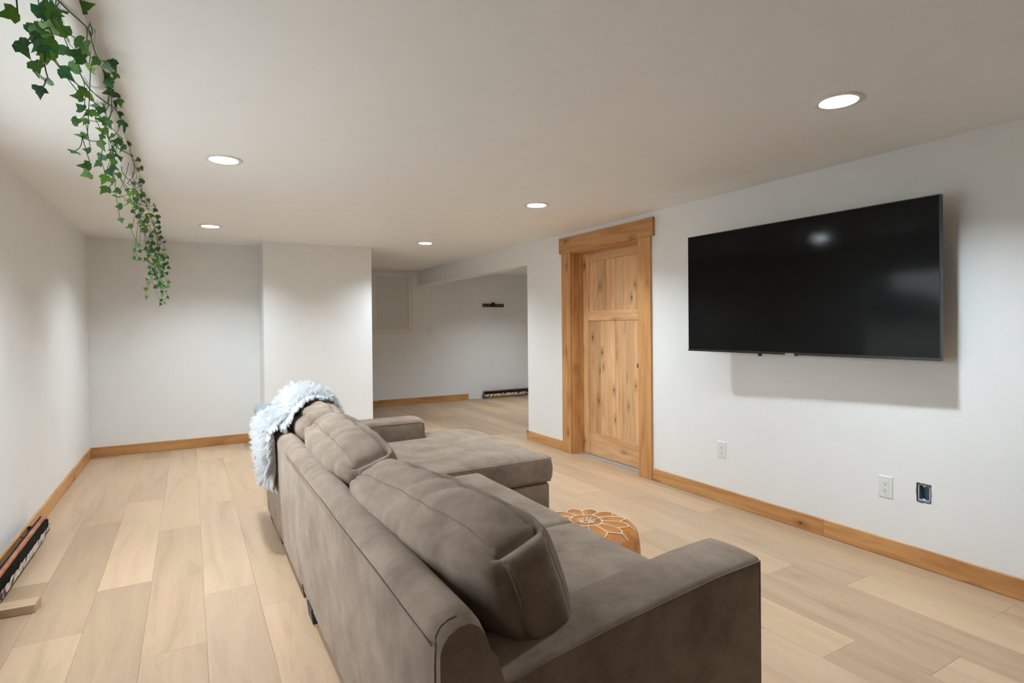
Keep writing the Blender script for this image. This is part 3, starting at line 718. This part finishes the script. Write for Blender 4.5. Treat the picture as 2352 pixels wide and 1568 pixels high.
arm2 = arm(0.56, 1.553, 4.06, Y1S-0.003, ZB, 7.0, 0.028)
tube_obj('seam', [(x, 4.0605, ZB(x)-0.024) for x in [0.62+(1.535-0.62)*i/24 for i in range(25)]]+[(1.548, 4.066, ZB(1.55)-0.05), (1.550, 4.068, 0.35)], 0.002, PIPING, arm2, 6)
# bases
def base_piece(x0, x1, y0, y1, z0, z1, r=0.02, name='seat_base'):
    vs, fs, _ = rbox((x1-x0)/2, (y1-y0)/2, (z1-z0)/2, r, 8, 8, 4)
    c = Vector(((x0+x1)/2, (y0+y1)/2, (z0+z1)/2))
    return fix_normals(mesh_obj(name, [p+c for p in vs], fs, SUEDE, sofa, True))
base_piece(0.64, 1.475, 1.305, 3.035, 0.06, 0.295)
base_piece(0.64, 2.028, 3.055, Y1S-0.01, 0.06, 0.298, 0.03, 'chaise_base')
# seat cushions
def seat_cushion(x0, x1, y0, yf, zb_, ze, crown, seed, name='seat_cushion', nx=30, ny=30):
    fy = yf if callable(yf) else (lambda x: yf)
    vs, fs, uvw = rbox((x1-x0)/2, 0.5, (ze-zb_)/2, 0.022, nx, ny, 6)
    out = []
    for p, (u, v, w_) in zip(vs, uvw):
        x = p.x+(x0+x1)/2; ya, yb_ = y0, fy(x)
        y = ya + (p.y+0.5)*(yb_-ya)
        dx = min(x-x0, x1-x)/0.16; dy = min(y-ya, yb_-y)/0.16
        cr = crown*(1-math.exp(-max(0, dx)*1.6))*(1-math.exp(-max(0, dy)*1.6))
        z = p.z+(ze+zb_)/2
        if w_ > 0: z += (cr + 0.005*noise.noise(Vector((x*5+seed, y*5, seed))))*max(0, w_)
        if abs(v) > 0.98: y += math.copysign(0.008*math.cos(w_*PI/2), v)
        if u > 0.98: x += 0.010*math.cos(w_*PI/2)
        out.append((x, y, z))
    return fix_normals(mesh_obj(name, out, fs, SUEDE, sofa, True))
seat_cushion(0.62, 1.497, 1.316, 2.062, 0.295, 0.432, 0.045, 1.0)
seat_cushion(0.62, 1.497, 2.070, 3.030, 0.295, 0.436, 0.045, 3.0)
fyc = lambda x: 4.052+0.225*sstep(1.555, 1.59, x)
ch = seat_cushion(0.62, 2.030, 3.040, fyc, 0.303, 0.462, 0.034, 9.0, 'chaise_cushion', 46, 36)
tube_obj('seam', [(x, 3.0385, 0.4545) for x in [0.65+(2.02-0.65)*i/30 for i in range(31)]]+[(2.0315, 3.05, 0.4545)]+[(2.0335, 3.06+(4.26-3.06)*i/24, 0.4545) for i in range(25)], 0.0024, PIPING, ch, 6)
tube_obj('seam', [(x, 3.0385, 0.311) for x in [1.3+(2.02-1.3)*i/16 for i in range(17)]], 0.0020, PIPING, ch, 6)
# loose back cushions
def back_cushion(A, A2, Hc, Tc, tilt, seed, puff=0.062, rear=0.10):
    A, A2 = Vector(A), Vector(A2); l = (A2-A); Lc = l.length; l.normalize()
    u = Vector((-math.sin(tilt), 0, math.cos(tilt))); u = (u-l*u.dot(l)).normalized(); n_ = l.cross(u)
    if n_.x < 0: n_ = -n_
    # local frame: l (length), u (up), n_ (towards the seat); origin: middle of the box
    cen = A + l*(Lc/2) - u*(Hc/2) + n_*(Tc/2)
    vs, fs, uvw = rbox(Lc/2, Hc/2, Tc/2, 0.028, 70, 34, 12, 3)
    def shape(p, a, b, c):
        ea = 1-abs(a)**2.6; eb = 1-abs(b)**2.6; ec = 1-abs(c)**2.0
        x, y, z = p.x, p.y, p.z
        z += math.copysign(1, c)*(puff if c > 0 else rear*(0.75+0.25*b))*math.sqrt(max(0, ea*eb))*min(1, abs(c)*1.4)
        y += math.copysign(1, b)*0.030*math.sqrt(max(0, ec))*ea**0.5*min(1, abs(b)*1.2)*(1 if b > 0 else 0.5)
        x += math.copysign(1, a)*0.022*math.sqrt(max(0, ec*max(0, eb)))*min(1, abs(a)*1.2)
        # soft corners
        k = abs(a)**6*abs(b)**6
        y -= math.copysign(1, b)*0.045*k; x -= math.copysign(1, a)*0.035*k
        # pulled folds over the top, fading down both faces
        if b > -0.2:
            s = x/0.070 + 1.8*noise.noise(Vector((seed, x*3, z*5))) + c*1.5 + 2.6*noise.noise(Vector((x*4.3, seed+4, y*1.5)))
            fold = (abs(math.sin(s))**0.55)-0.7
            amp = 0.020*sstep(-0.2, 0.95, b)*ea**0.35*(0.35+0.65*abs(noise.noise(Vector((x*4+seed, z*8, 3)))+0.4))
            if abs(c) < 0.8: y += amp*fold
            z += math.copysign(1, c)*amp*fold*0.9*sstep(0.5, 1, abs(c))
        wv = 0.004*noise.noise(Vector((x*9+seed, y*9, z*6)))
        z += wv*c; y += wv*0.5
        return cen + l*x + u*y + n_*z
    o = fix_normals(mesh_obj('back_cushion', [shape(p, *q_) for p, q_ in zip(vs, uvw)], fs, SUEDE, sofa, True))
    # piping on the two boxing edges
    for c in (-0.86, 0.86):
        pts = []; m_ = 26; rr_ = 0.93
        ring = []
        for i in range(m_): ring.append((-1+2*i/m_, 1.0))
        for i in range(10): ring.append((1.0, 1-2*i/10))
        for i in range(m_): ring.append((1-2*i/m_, -1.0))
        for i in range(10): ring.append((-1.0, -1+2*i/10))
        for a, b in ring:
            pb_ = Vector((a*Lc/2, b*Hc/2, c*Tc/2)); rr_ = 0.028
            q_ = Vector([max(-h_+rr_, min(h_-rr_, v_)) for v_, h_ in zip(pb_, (Lc/2, Hc/2, Tc/2))])
            d = pb_-q_
            pts.append(shape(q_+d.normalized()*rr_ if d.length > 1e-6 else pb_, a, b, c))
        tube_obj('seam', pts, 0.0017, PIPING, o, 6, True)
    return o
back_cushion((0.632, 1.190, 0.780), (0.560, 2.330, 0.735), 0.325, 0.150, math.radians(19), 1.3, 0.060, 0.115)
back_cushion((0.575, 2.350, 0.755), (0.560, 3.300, 0.805), 0.330, 0.165, math.radians(18), 6.1)
back_cushion((0.575, 3.335, 0.788), (0.590, 4.050, 0.778), 0.325, 0.165, math.radians(20), 9.7, 0.060, 0.085)
# feet
def foot(x, y, mat):
    bm = bmesh.new(); add_box(bm, x, x+0.06, y, y+0.11, 0.0, 0.066)
    for v in bm.verts:
        if v.co.z < 0.01: v.co.x += 0.008
    bm_obj('foot', bm, mat, sofa)
for x, y, mt in ((0.452, 2.60, LEGM), (0.462, 2.885, BROWNLEG), (0.466, 3.66, BROWNLEG), (0.47, 1.16, LEGM), (1.42, 1.16, LEGM), (1.40, 2.9, LEGM), (1.94, 3.10, LEGM), (1.94, 4.14, LEGM), (0.47, 4.14, BROWNLEG)): foot(x, y, mt)

# ------------------------------------------------------------------ grey cushion at the end of the sofa back
vs, fs, uvw = rbox(0.085, 0.10, 0.032, 0.030, 14, 14, 4)
pts = []
for p_, (a, b, c) in zip(vs, uvw):
    k = math.sqrt(max(0, (1-abs(a)**2.5)*(1-abs(b)**2.5))); pts.append(Vector((p_.x, p_.y, p_.z+0.010*k*c)))
gc = fix_normals(mesh_obj('grey_cushion', pts, fs, m_paint('grey_cotton', (0.30, 0.31, 0.33), 0.2), None, True))
gc.location = (0.472, 4.285, 0.736)
tag(gc, 'smooth grey cushion corner showing behind the white fur throw', 'cushion')

# ------------------------------------------------------------------ fur throw
fur = thing('fur_throw', 'fluffy white sheepskin throw draped over the sofa corner', 'throw', (0.5, 3.9, 0.7))
PATH = [(0.418, 0.385), (0.412, 0.46), (0.406, 0.56), (0.404, 0.640), (0.414, 0.692), (0.445, 0.716), (0.490, 0.730), (0.528, 0.764), (0.556, 0.820), (0.605, 0.866), (0.670, 0.882), (0.740, 0.868), (0.800, 0.828), (0.850, 0.752), (0.885, 0.69)]
def lerp_path(t):
    s = t*(len(PATH)-1); i = min(len(PATH)-2, int(s)); f_ = s-i
    p0 = PATH[max(0, i-1)]; p1 = PATH[i]; p2 = PATH[i+1]; p3 = PATH[min(len(PATH)-1, i+2)]
    return tuple(0.5*((2*p1[k])+(-p0[k]+p2[k])*f_+(2*p0[k]-5*p1[k]+4*p2[k]-p3[k])*f_*f_+(-p0[k]+3*p1[k]-3*p2[k]+p3[k])*f_**3) for k in (0, 1))
YN = [3.70, 3.58, 3.55, 3.56, 3.58, 3.62, 3.64, 3.62, 3.62, 3.64, 3.68, 3.76, 3.86, 3.96, 4.04]
YFAR = [3.90, 4.02, 4.08, 4.10, 4.11, 4.11, 4.11, 4.12, 4.14, 4.15, 4.16, 4.16, 4.15, 4.14, 4.11]
def li(arr, t):
    s = t*(len(arr)-1); i = min(len(arr)-2, int(s)); return arr[i]+(arr[i+1]-arr[i])*(s-i)
NS, NWF = 64, 28
grid = []
for i in range(NS+1):
    t = i/NS; x, z = lerp_path(t); ya, yb_ = li(YN, t), li(YFAR, t)
    row = []
    for j in range(NWF+1):
        s = j/NWF; y = ya+(yb_-ya)*s
        dn = 0.022*(1-sstep(0, 0.16, s))*sstep(0.30, 0.42, t)*(1-sstep(0.80, 1, t))
        row.append(Vector((x+0.022*(1-sstep(0, 0.12, s))*(1-sstep(0.2, 0.35, t)), y, z-dn+0.008*noise.noise(Vector((x*8, y*8, 2)))+0.004)))
    grid.append(row)
def gpt(i, j): return grid[i][j]
nrm = [[None]*(NWF+1) for _ in range(NS+1)]
for i in range(NS+1):
    for j in range(NWF+1):
        a = grid[min(NS, i+1)][j]-grid[max(0, i-1)][j]; b = grid[i][min(NWF, j+1)]-grid[i][max(0, j-1)]
        n_ = b.cross(a); n_.normalize()
        nrm[i][j] = n_
sgn = 1 if nrm[NS//2][NWF//2].z > 0 else -1
vs = []; fs = []; org = Vector(fur.location)
for side in (0, 1):
    for i in range(NS+1):
        for j in range(NWF+1):
            edge = min(i, NS-i, j, NWF-j)
            th_ = (0.022 if side else -0.002)*min(1, edge/2)
            vs.append(grid[i][j]+nrm[i][j]*sgn*th_-org)
W1 = NWF+1; off = (NS+1)*W1
for i in range(NS):
    for j in range(NWF):
        q_ = (i*W1+j, i*W1+j+1, (i+1)*W1+j+1, (i+1)*W1+j)
        fs.append(tuple(off+k for k in q_)); fs.append(q_[::-1])
FUR = m_paint('white_fur', (0.86, 0.87, 0.88), 0.3)
fix_normals(mesh_obj('hide', vs, fs, FUR, fur, True))
m_, nt_, p_ = new_mat('white_fur_hair'); p_.inputs['Base Color'].default_value = (0.82, 0.825, 0.83, 1); p_.inputs['Roughness'].default_value = 0.6
p_.inputs['Sheen Weight'].default_value = 0.2
tr_ = N(nt_, 'ShaderNodeBsdfTranslucent'); tr_.inputs[0].default_value = (0.85, 0.87, 0.9, 1)
mx_ = N(nt_, 'ShaderNodeMixShader'); mx_.inputs[0].default_value = 0.25; L(nt_, p_.outputs[0], mx_.inputs[1]); L(nt_, tr_.outputs[0], mx_.inputs[2])
L(nt_, mx_.outputs[0], [n for n in nt_.nodes if n.type == 'OUTPUT_MATERIAL'][0].inputs[0])
HAIR = m_
rf = random.Random(21); vs = []; fs = []
clumps = {}
def surf(fi, fj):
    i, j = min(NS-1, int(fi)), min(NWF-1, int(fj)); a, b = fi-i, fj-j
    return grid[i][j]*(1-a)*(1-b)+grid[i+1][j]*a*(1-b)+grid[i][j+1]*(1-a)*b+grid[i+1][j+1]*a*b, nrm[i][j]*sgn, i, j
for h_ in range(52000):
    fi = rf.random()*NS; fj = rf.random()*NWF
    if rf.random() < 0.36: fj = rf.choice((rf.random()*0.9, rf.random()*0.5, rf.random()*0.3, NWF*0.999-rf.random()*0.6))
    if rf.random() < 0.07: fi = rf.choice((rf.random()*0.6, NS*0.999-rf.random()*0.6))
    p0, n_, i, j = surf(fi, fj)
    p0 = p0+n_*(0.016 if fj > 0.9 else 0.016*rf.random())
    key = (int(fi*0.8+0.4*math.sin(fj)), int(fj*0.95))
    if key not in clumps:
        cp, cn, _, _ = surf(min(NS-0.01, max(0, (key[0]+0.5)/0.8)), min(NWF-0.01, max(0, (key[1]+0.5)/0.95)))
        ed = (-1.9 if fj < 1.06 else (-0.8 if fj < NWF*0.12 else (1 if fj > NWF*0.88 else 0))); ee = (-1 if fi < NS*0.07 else (1 if fi > NS*0.93 else 0))
        tu = (grid[i+1][j]-grid[i][j]).normalized(); tv_ = (grid[i][j+1]-grid[i][j]).normalized()
        cl = Vector((noise.noise(cp*13), noise.noise(cp*13+Vector((9, 2, 1))), noise.noise(cp*13+Vector((3, 7, 5)))))
        dv = (cn*0.85+cl*0.9+tv_*ed*0.6+tu*ee*0.7+Vector((rf.uniform(-.35, .35), rf.uniform(-.35, .35), rf.uniform(-.35, .35)))).normalized()
        clumps[key] = (cp+cn*0.014+dv*rf.uniform(0.046, 0.078)+Vector((0, 0, -0.010-(0.040 if ed < -1.5 else 0))), dv)
    tipc, dv = clumps[key]
    dirv = (n_*0.5+dv*0.7+Vector((rf.uniform(-.28, .28), rf.uniform(-.28, .28), rf.uniform(-.28, .28)))).normalized()
    ln = rf.uniform(0.034, 0.058)
    p1 = p0+dirv*ln*0.55; p2 = p0+dirv*ln; p2 = p2*0.30+tipc*0.70+Vector((rf.uniform(-.004, .004), rf.uniform(-.004, .004), rf.uniform(-.006, .003)))
    p1 = p1*0.75+(p0+p2)*0.125
    sd = dirv.cross(Vector((rf.uniform(-1, 1), rf.uniform(-1, 1), rf.uniform(-1, 1)))).normalized()*0.0014
    b0 = len(vs); vs += [p0-sd-org, p0+sd-org, p1+sd*0.8-org, p1-sd*0.8-org, p2-org]
    fs += [(b0, b0+1, b0+2, b0+3), (b0+3, b0+2, b0+4)]
hr = mesh_obj('fur_pile', vs, fs, HAIR, fur, True); hr['kind'] = 'stuff'

# ------------------------------------------------------------------ leather pouf
PC = Vector((1.765, 2.335, 0.0)); PR, PH = 0.268, 0.305
pouf = thing('leather_pouf', 'round tan leather pouf with cream stitched star pattern', 'pouf', PC)
def pouf_pt(r01, ang, lift=0.0):
    """top dome: r01 0..1 centre to rim"""
    r = r01*PR*0.97
    z = PH - 0.040*r01**3.6 - 0.010*math.exp(-(r01/0.12)**2)
    seg = 12; lob = abs(math.sin(ang*seg/2))
    z += 0.010*lob*sstep(0.25, 0.75, r01)*(1-sstep(0.85, 1, r01)) + 0.004*noise.noise(Vector((r*math.cos(ang)*14, r*math.sin(ang)*14, 2)))
    return Vector((r*math.cos(ang), r*math.sin(ang), z+lift))
bm = bmesh.new(); NA, NR = 96, 22; rows = []
for i in range(NR+1):
    r01 = i/NR
    rows.append([bm.verts.new(pouf_pt(r01, 2*PI*k/NA)) for k in range(NA)] if i else [bm.verts.new(pouf_pt(0, 0))])
side = []
for i in range(1, 15):
    t = i/14; a = -0.15+t*(PI/2+0.95)
    rr_ = PR*(0.97+0.055*math.sin(PI*t)**0.8)-0.045*sstep(0.82, 1, t); zz = (PH-0.040)*(1-t)
    side.append([bm.verts.new((rr_*math.cos(2*PI*k/NA)*(1+0.006*abs(math.sin(6*2*PI*k/NA))), rr_*math.sin(2*PI*k/NA)*(1+0.006*abs(math.sin(6*2*PI*k/NA))), max(0.0, zz))) for k in range(NA)])
for k in range(NA): bm.faces.new((rows[0][0], rows[1][k], rows[1][(k+1) % NA]))
allr = rows[1:]+side
for a, b in zip(allr, allr[1:]):
    for k in range(NA): bm.faces.new((a[k], b[k], b[(k+1) % NA], a[(k+1) % NA]))
bm.faces.new(allr[-1][::-1]); bmesh.ops.recalc_face_normals(bm, faces=bm.faces[:])
LEATHER = m_leather(); bm_obj('body', bm, LEATHER, pouf, True)
CREAM = plain('cream_stitch', (0.78, 0.62, 0.42), 0.8)
bm = bmesh.new()
def stitch(pts):
    q_ = []
    for (r0, a0), (r1, a1) in zip(pts, pts[1:]):
        for i in range(8):
            t = i/8; q_.append(pouf_pt(r0+(r1-r0)*t, a0+(a1-a0)*t, 0.0015))
    q_.append(pouf_pt(pts[-1][0], pts[-1][1], 0.0015)); tube(bm, q_, 0.0032, 6)
NSG = 12
for k in range(NSG):
    a0 = 2*PI*k/NSG; a1 = a0+2*PI/NSG; am = (a0+a1)/2
    stitch([(0.30, a0), (0.335, am), (0.30, a1)])
    stitch([(0.30, a0), (0.66, a0)])
    stitch([(0.66, a0), (0.82, am-PI/NSG*0.25), (0.84, am)]); stitch([(0.66, a1), (0.82, am+PI/NSG*0.25), (0.84, am)])
    stitch([(0.84, am), (0.99, am)])
    stitch([(0.06, am), (0.20, am)])
bm_obj('stitching', bm, CREAM, pouf, True)

# ------------------------------------------------------------------ ceiling pipe and ivy
PXC, PZC = -0.285, H-0.042
pipe = thing('ceiling_pipe', 'white plastic pipe running along the ceiling inside the ivy', 'pipe', (PXC, 3.0, PZC))
WPVC = plain('white_pipe', (0.80, 0.78, 0.74), 0.4)
tube_obj('pipe', [(0, Y_REAR-3.0, 0), (0, 3.95-3.0, 0)], 0.030, WPVC, pipe, 24)
tube_obj('pipe', [(-0.005, 3.90-3.0, 0.004), (-0.005, YB-3.0, 0.004)], 0.0215, WPVC, pipe, 20)
for yc in (2.55, 3.05, 3.93):
    tube_obj('coupling', [(0, yc-0.035-3.0, 0), (0, yc+0.035-3.0, 0)], 0.0345, WPVC, pipe, 24)
for yc in (2.2, 4.9, 6.4):
    pts = [(0.036*math.cos(a), yc-3.0, 0.036*math.sin(a)) for a in [PI*i/12-PI for i in range(13)]]
    tube_obj('strap', [(-0.036, yc-3.0, 0.040)]+pts+[(0.036, yc-3.0, 0.040)], 0.003, WHITE_TR, pipe, 6)

ivy = thing('ivy_garland', 'green ivy garland twined around the ceiling pipe, trailing down', 'ivy', (PXC, 3.0, PZC))
IO = Vector(ivy.location)
LEAVES = [(21, 32, 44), (101, 22, 52), (130, 21, 42), (112, 63, 46), (143, 67, 40), (192, 14, 42), (203, 60, 26), (55, 111, 48), (102, 84, 38), (109, 119, 42), (145, 119, 40), (178, 126, 42), (196, 112, 45), (201, 84, 42),
    (84, 156, 40), (104, 184, 38), (90, 210, 26), (153, 170, 38), (177, 157, 36), (208, 157, 36), (219, 142, 26), (244, 153, 28), (260, 149, 28), (265, 174, 20), (244, 187, 34), (237, 168, 28), (81, 87, 20),
    (188, 212, 30), (179, 222, 26), (217, 224, 26), (220, 245, 25), (250, 212, 26), (267, 219, 16), (260, 238, 17), (276, 236, 20), (260, 255, 22), (276, 263, 14), (184, 246, 26), (176, 278, 27), (202, 260, 14), (196, 279, 16), (219, 272, 15), (236, 276, 25), (236, 300, 25), (277, 283, 22), (283, 291, 24),
    (188, 312, 27), (233, 315, 16), (258, 312, 22), (265, 327, 14), (233, 334, 26), (169, 348, 28), (200, 344, 12), (293, 331, 16), (231, 362, 24), (224, 376, 20), (257, 355, 15), (260, 372, 16), (196, 381, 28), (198, 401, 28), (252, 396, 22), (262, 384, 20), (240, 412, 26), (258, 416, 17), (240, 436, 27), (269, 438, 18), (269, 452, 19), (272, 401, 17),
    (300, 360, 14), (303, 379, 15), (317, 367, 13), (315, 391, 15), (324, 386, 13), (308, 422, 13), (324, 417, 16), (293, 437, 12), (308, 441, 18), (322, 439, 13), (325, 450, 15), (286, 458, 13), (312, 460, 17), (296, 463, 15),
    (274, 474, 18), (278, 506, 14), (298, 520, 17), (310, 475, 14), (307, 486, 13), (325, 481, 13), (336, 481, 12), (341, 461, 13), (356, 473, 14), (356, 483, 12), (348, 495, 13), (362, 499, 13), (362, 510, 12), (364, 522, 12), (318, 497, 14), (334, 508, 13), (334, 526, 13), (345, 518, 12), (366, 534, 12), (369, 546, 12), (346, 542, 12), (340, 556, 12), (353, 532, 12),
    (378, 556, 10), (318, 564, 12), (309, 574, 10), (322, 577, 9), (310, 593, 9), (320, 595, 10), (334, 572, 11), (345, 564, 12), (361, 572, 12), (377, 574, 11), (342, 588, 11), (356, 588, 12), (366, 585, 11), (380, 585, 10), (334, 596, 11), (353, 596, 12), (368, 596, 11), (384, 591, 9), (344, 615, 11), (357, 615, 12), (373, 615, 11), (383, 604, 9), (388, 615, 9),
    (345, 628, 11), (358, 631, 11), (358, 640, 11), (369, 624, 10), (373, 633, 10), (383, 628, 9), (340, 640, 11), (340, 650, 11), (356, 659, 12), (334, 663, 11), (338, 682, 11), (364, 655, 10), (370, 652, 9), (370, 660, 9), (387, 647, 10), (385, 658, 10), (372, 671, 10), (383, 670, 9), (385, 683, 9), (372, 678, 9), (370, 690, 9), (379, 695, 9), (369, 699, 9)]
ri = random.Random(5)
for _ in range(46):     # the crowded stretch near the back wall
    t = ri.random(); xx = 312+50*t+ri.uniform(-16, 16); LEAVES.append((xx, 455+150*t+ri.uniform(-18, 18), 12))
for _ in range(26):
    t = ri.random(); LEAVES.append((346+30*t+ri.uniform(-12, 12), 560+100*t+ri.uniform(-10, 10), 11))
for _ in range(22):
    LEAVES.append((ri.uniform(75, 190), ri.uniform(-10, 130), ri.uniform(34, 46)))
for _ in range(14):
    t = ri.random(); LEAVES.append((215+75*t+ri.uniform(-25, 20), 190+190*t+ri.uniform(-20, 20), 22))
print('leaves', len(LEAVES))
OUTL = [(0, -0.42), (0.16, -0.50), (0.40, -0.34), (0.52, -0.02), (0.28, 0.06), (0.24, 0.16), (0.14, 0.36), (0, 0.66), (-0.14, 0.36), (-0.24, 0.16), (-0.28, 0.06), (-0.52, -0.02), (-0.40, -0.34), (-0.16, -0.50)]
LM = []
IVYM = m_leaf()
for v_ in range(5):
    rv = random.Random(v_); vs = [(0, -0.12, 0.03)]; fs = []
    for (x, y) in OUTL:
        x *= rv.uniform(0.88, 1.12); y *= rv.uniform(0.92, 1.08)
        vs.append((x, y, -0.16*abs(x)**1.3 - 0.14*max(0, y)**2 + rv.uniform(-0.03, 0.03)))
    n = len(OUTL)
    for k in range(n): fs.append((0, 1+k, 1+(k+1) % n))
    me = bpy.data.meshes.new('leaf'); me.from_pydata(vs, [], fs); me.update(); me.materials.append(IVYM)
    for pp in me.polygons: pp.use_smooth = True
    LM.append(me)
GREENS = [(0.075, 0.20, 0.035), (0.05, 0.145, 0.03), (0.10, 0.24, 0.03), (0.035, 0.12, 0.035), (0.14, 0.26, 0.035), (0.04, 0.16, 0.07)]
nodes = []      # (attach point, world)
yv = 1.15
while yv < YB-0.05:
    a = yv*9.0; nodes.append(Vector((PXC+0.036*math.cos(a), yv, PZC+0.036*math.sin(a)*0.6-0.012))); yv += 0.05
helix = list(nodes)
lp = []
for (x, y, s) in LEAVES:
    xs = x if x < 355 else 355+(x-355)*0.15
    off_ = ri.uniform(-0.05, 0.05)
    d = ray(min(xs, 372), y)
    Yp = (PXC+off_)/d.x*d.y if d.x < -1e-4 else 6.9
    Yp = max(1.25, min(6.93, Yp))
    if x > 335: Yp = min(6.95, max(5.2, Yp))
    P = at(x, y, 1, Yp)
    if P.z > H-0.03:
        P = at(x, y, 2, H-0.03)
    if P.x < XL+0.05: P = at(x, y, 0, XL+0.3)
    dep = (P-CAM).dot(FWD)
    lp.append((P, max(0.030, min(0.060, s*dep/FPX))))
order = sorted(range(len(lp)), key=lambda k: -lp[k][0].z)
bm = bmesh.new()
tube(bm, [h_-IO for h_ in helix], 0.0022, 5)
h2 = [Vector((PXC-0.034*math.cos(h_.y*6), h_.y, PZC-0.012+0.028*math.sin(h_.y*6))) for h_ in helix]
tube(bm, [h_-IO for h_ in h2], 0.002, 5)
placed = list(helix)
rl = random.Random(9)
for k in order[:292]:
    P, s = lp[k]
    best, bd = None, 1e9
    for q_ in placed:
        dv = q_-P
        if q_.z < P.z-0.02: continue
        dd = math.sqrt(dv.x**2*2+dv.y**2*2+dv.z**2*0.5)
        if dd > 0.012 and dd < bd: best, bd = q_, dd
    if best is None: best = helix[0]
    # leaf faces roughly the room, tip hanging
    toc = (CAM-P).normalized()
    nz = (toc*0.8 + Vector((rl.uniform(-.75, .75), rl.uniform(-.75, .75), rl.uniform(-.75, .5)))).normalized()
    tip = Vector((rl.uniform(-0.9, 0.5), rl.uniform(-.6, .6), rl.uniform(-1.0, 0.15)))
    tip = (tip-nz*tip.dot(nz)).normalized(); xa_ = tip.cross(nz)
    mt = Matrix((xa_, tip, nz)).transposed().to_4x4()
    o = bpy.data.objects.new('leaf', LM[rl.randrange(5)]); COL.objects.link(o); o.parent = ivy
    mt = Matrix.Translation(P-IO) @ mt @ Matrix.Scale(s*0.92, 4)
    o.matrix_local = mt
    g_ = GREENS[rl.randrange(len(GREENS))]; kk = rl.uniform(1.1, 1.7); o.color = (g_[0]*kk, g_[1]*kk, g_[2]*kk, 1)
    foot_ = P - tip*s*0.38
    mid = (best+foot_)/2 + Vector((rl.uniform(-.012, .012), rl.uniform(-.012, .012), -0.012-0.1*(best-foot_).length*rl.random()))
    pts = []
    for i in range(7):
        t = i/6; pts.append(best*(1-t)**2+mid*2*t*(1-t)+foot_*t*t-IO)
    tube(bm, pts, 0.0013, 5)
    placed.append(P)
bmesh.ops.recalc_face_normals(bm, faces=bm.faces[:])
STEM = plain('ivy_stem', (0.05, 0.10, 0.04), 0.6)
bm_obj('vine_stem', bm, STEM, ivy, True)
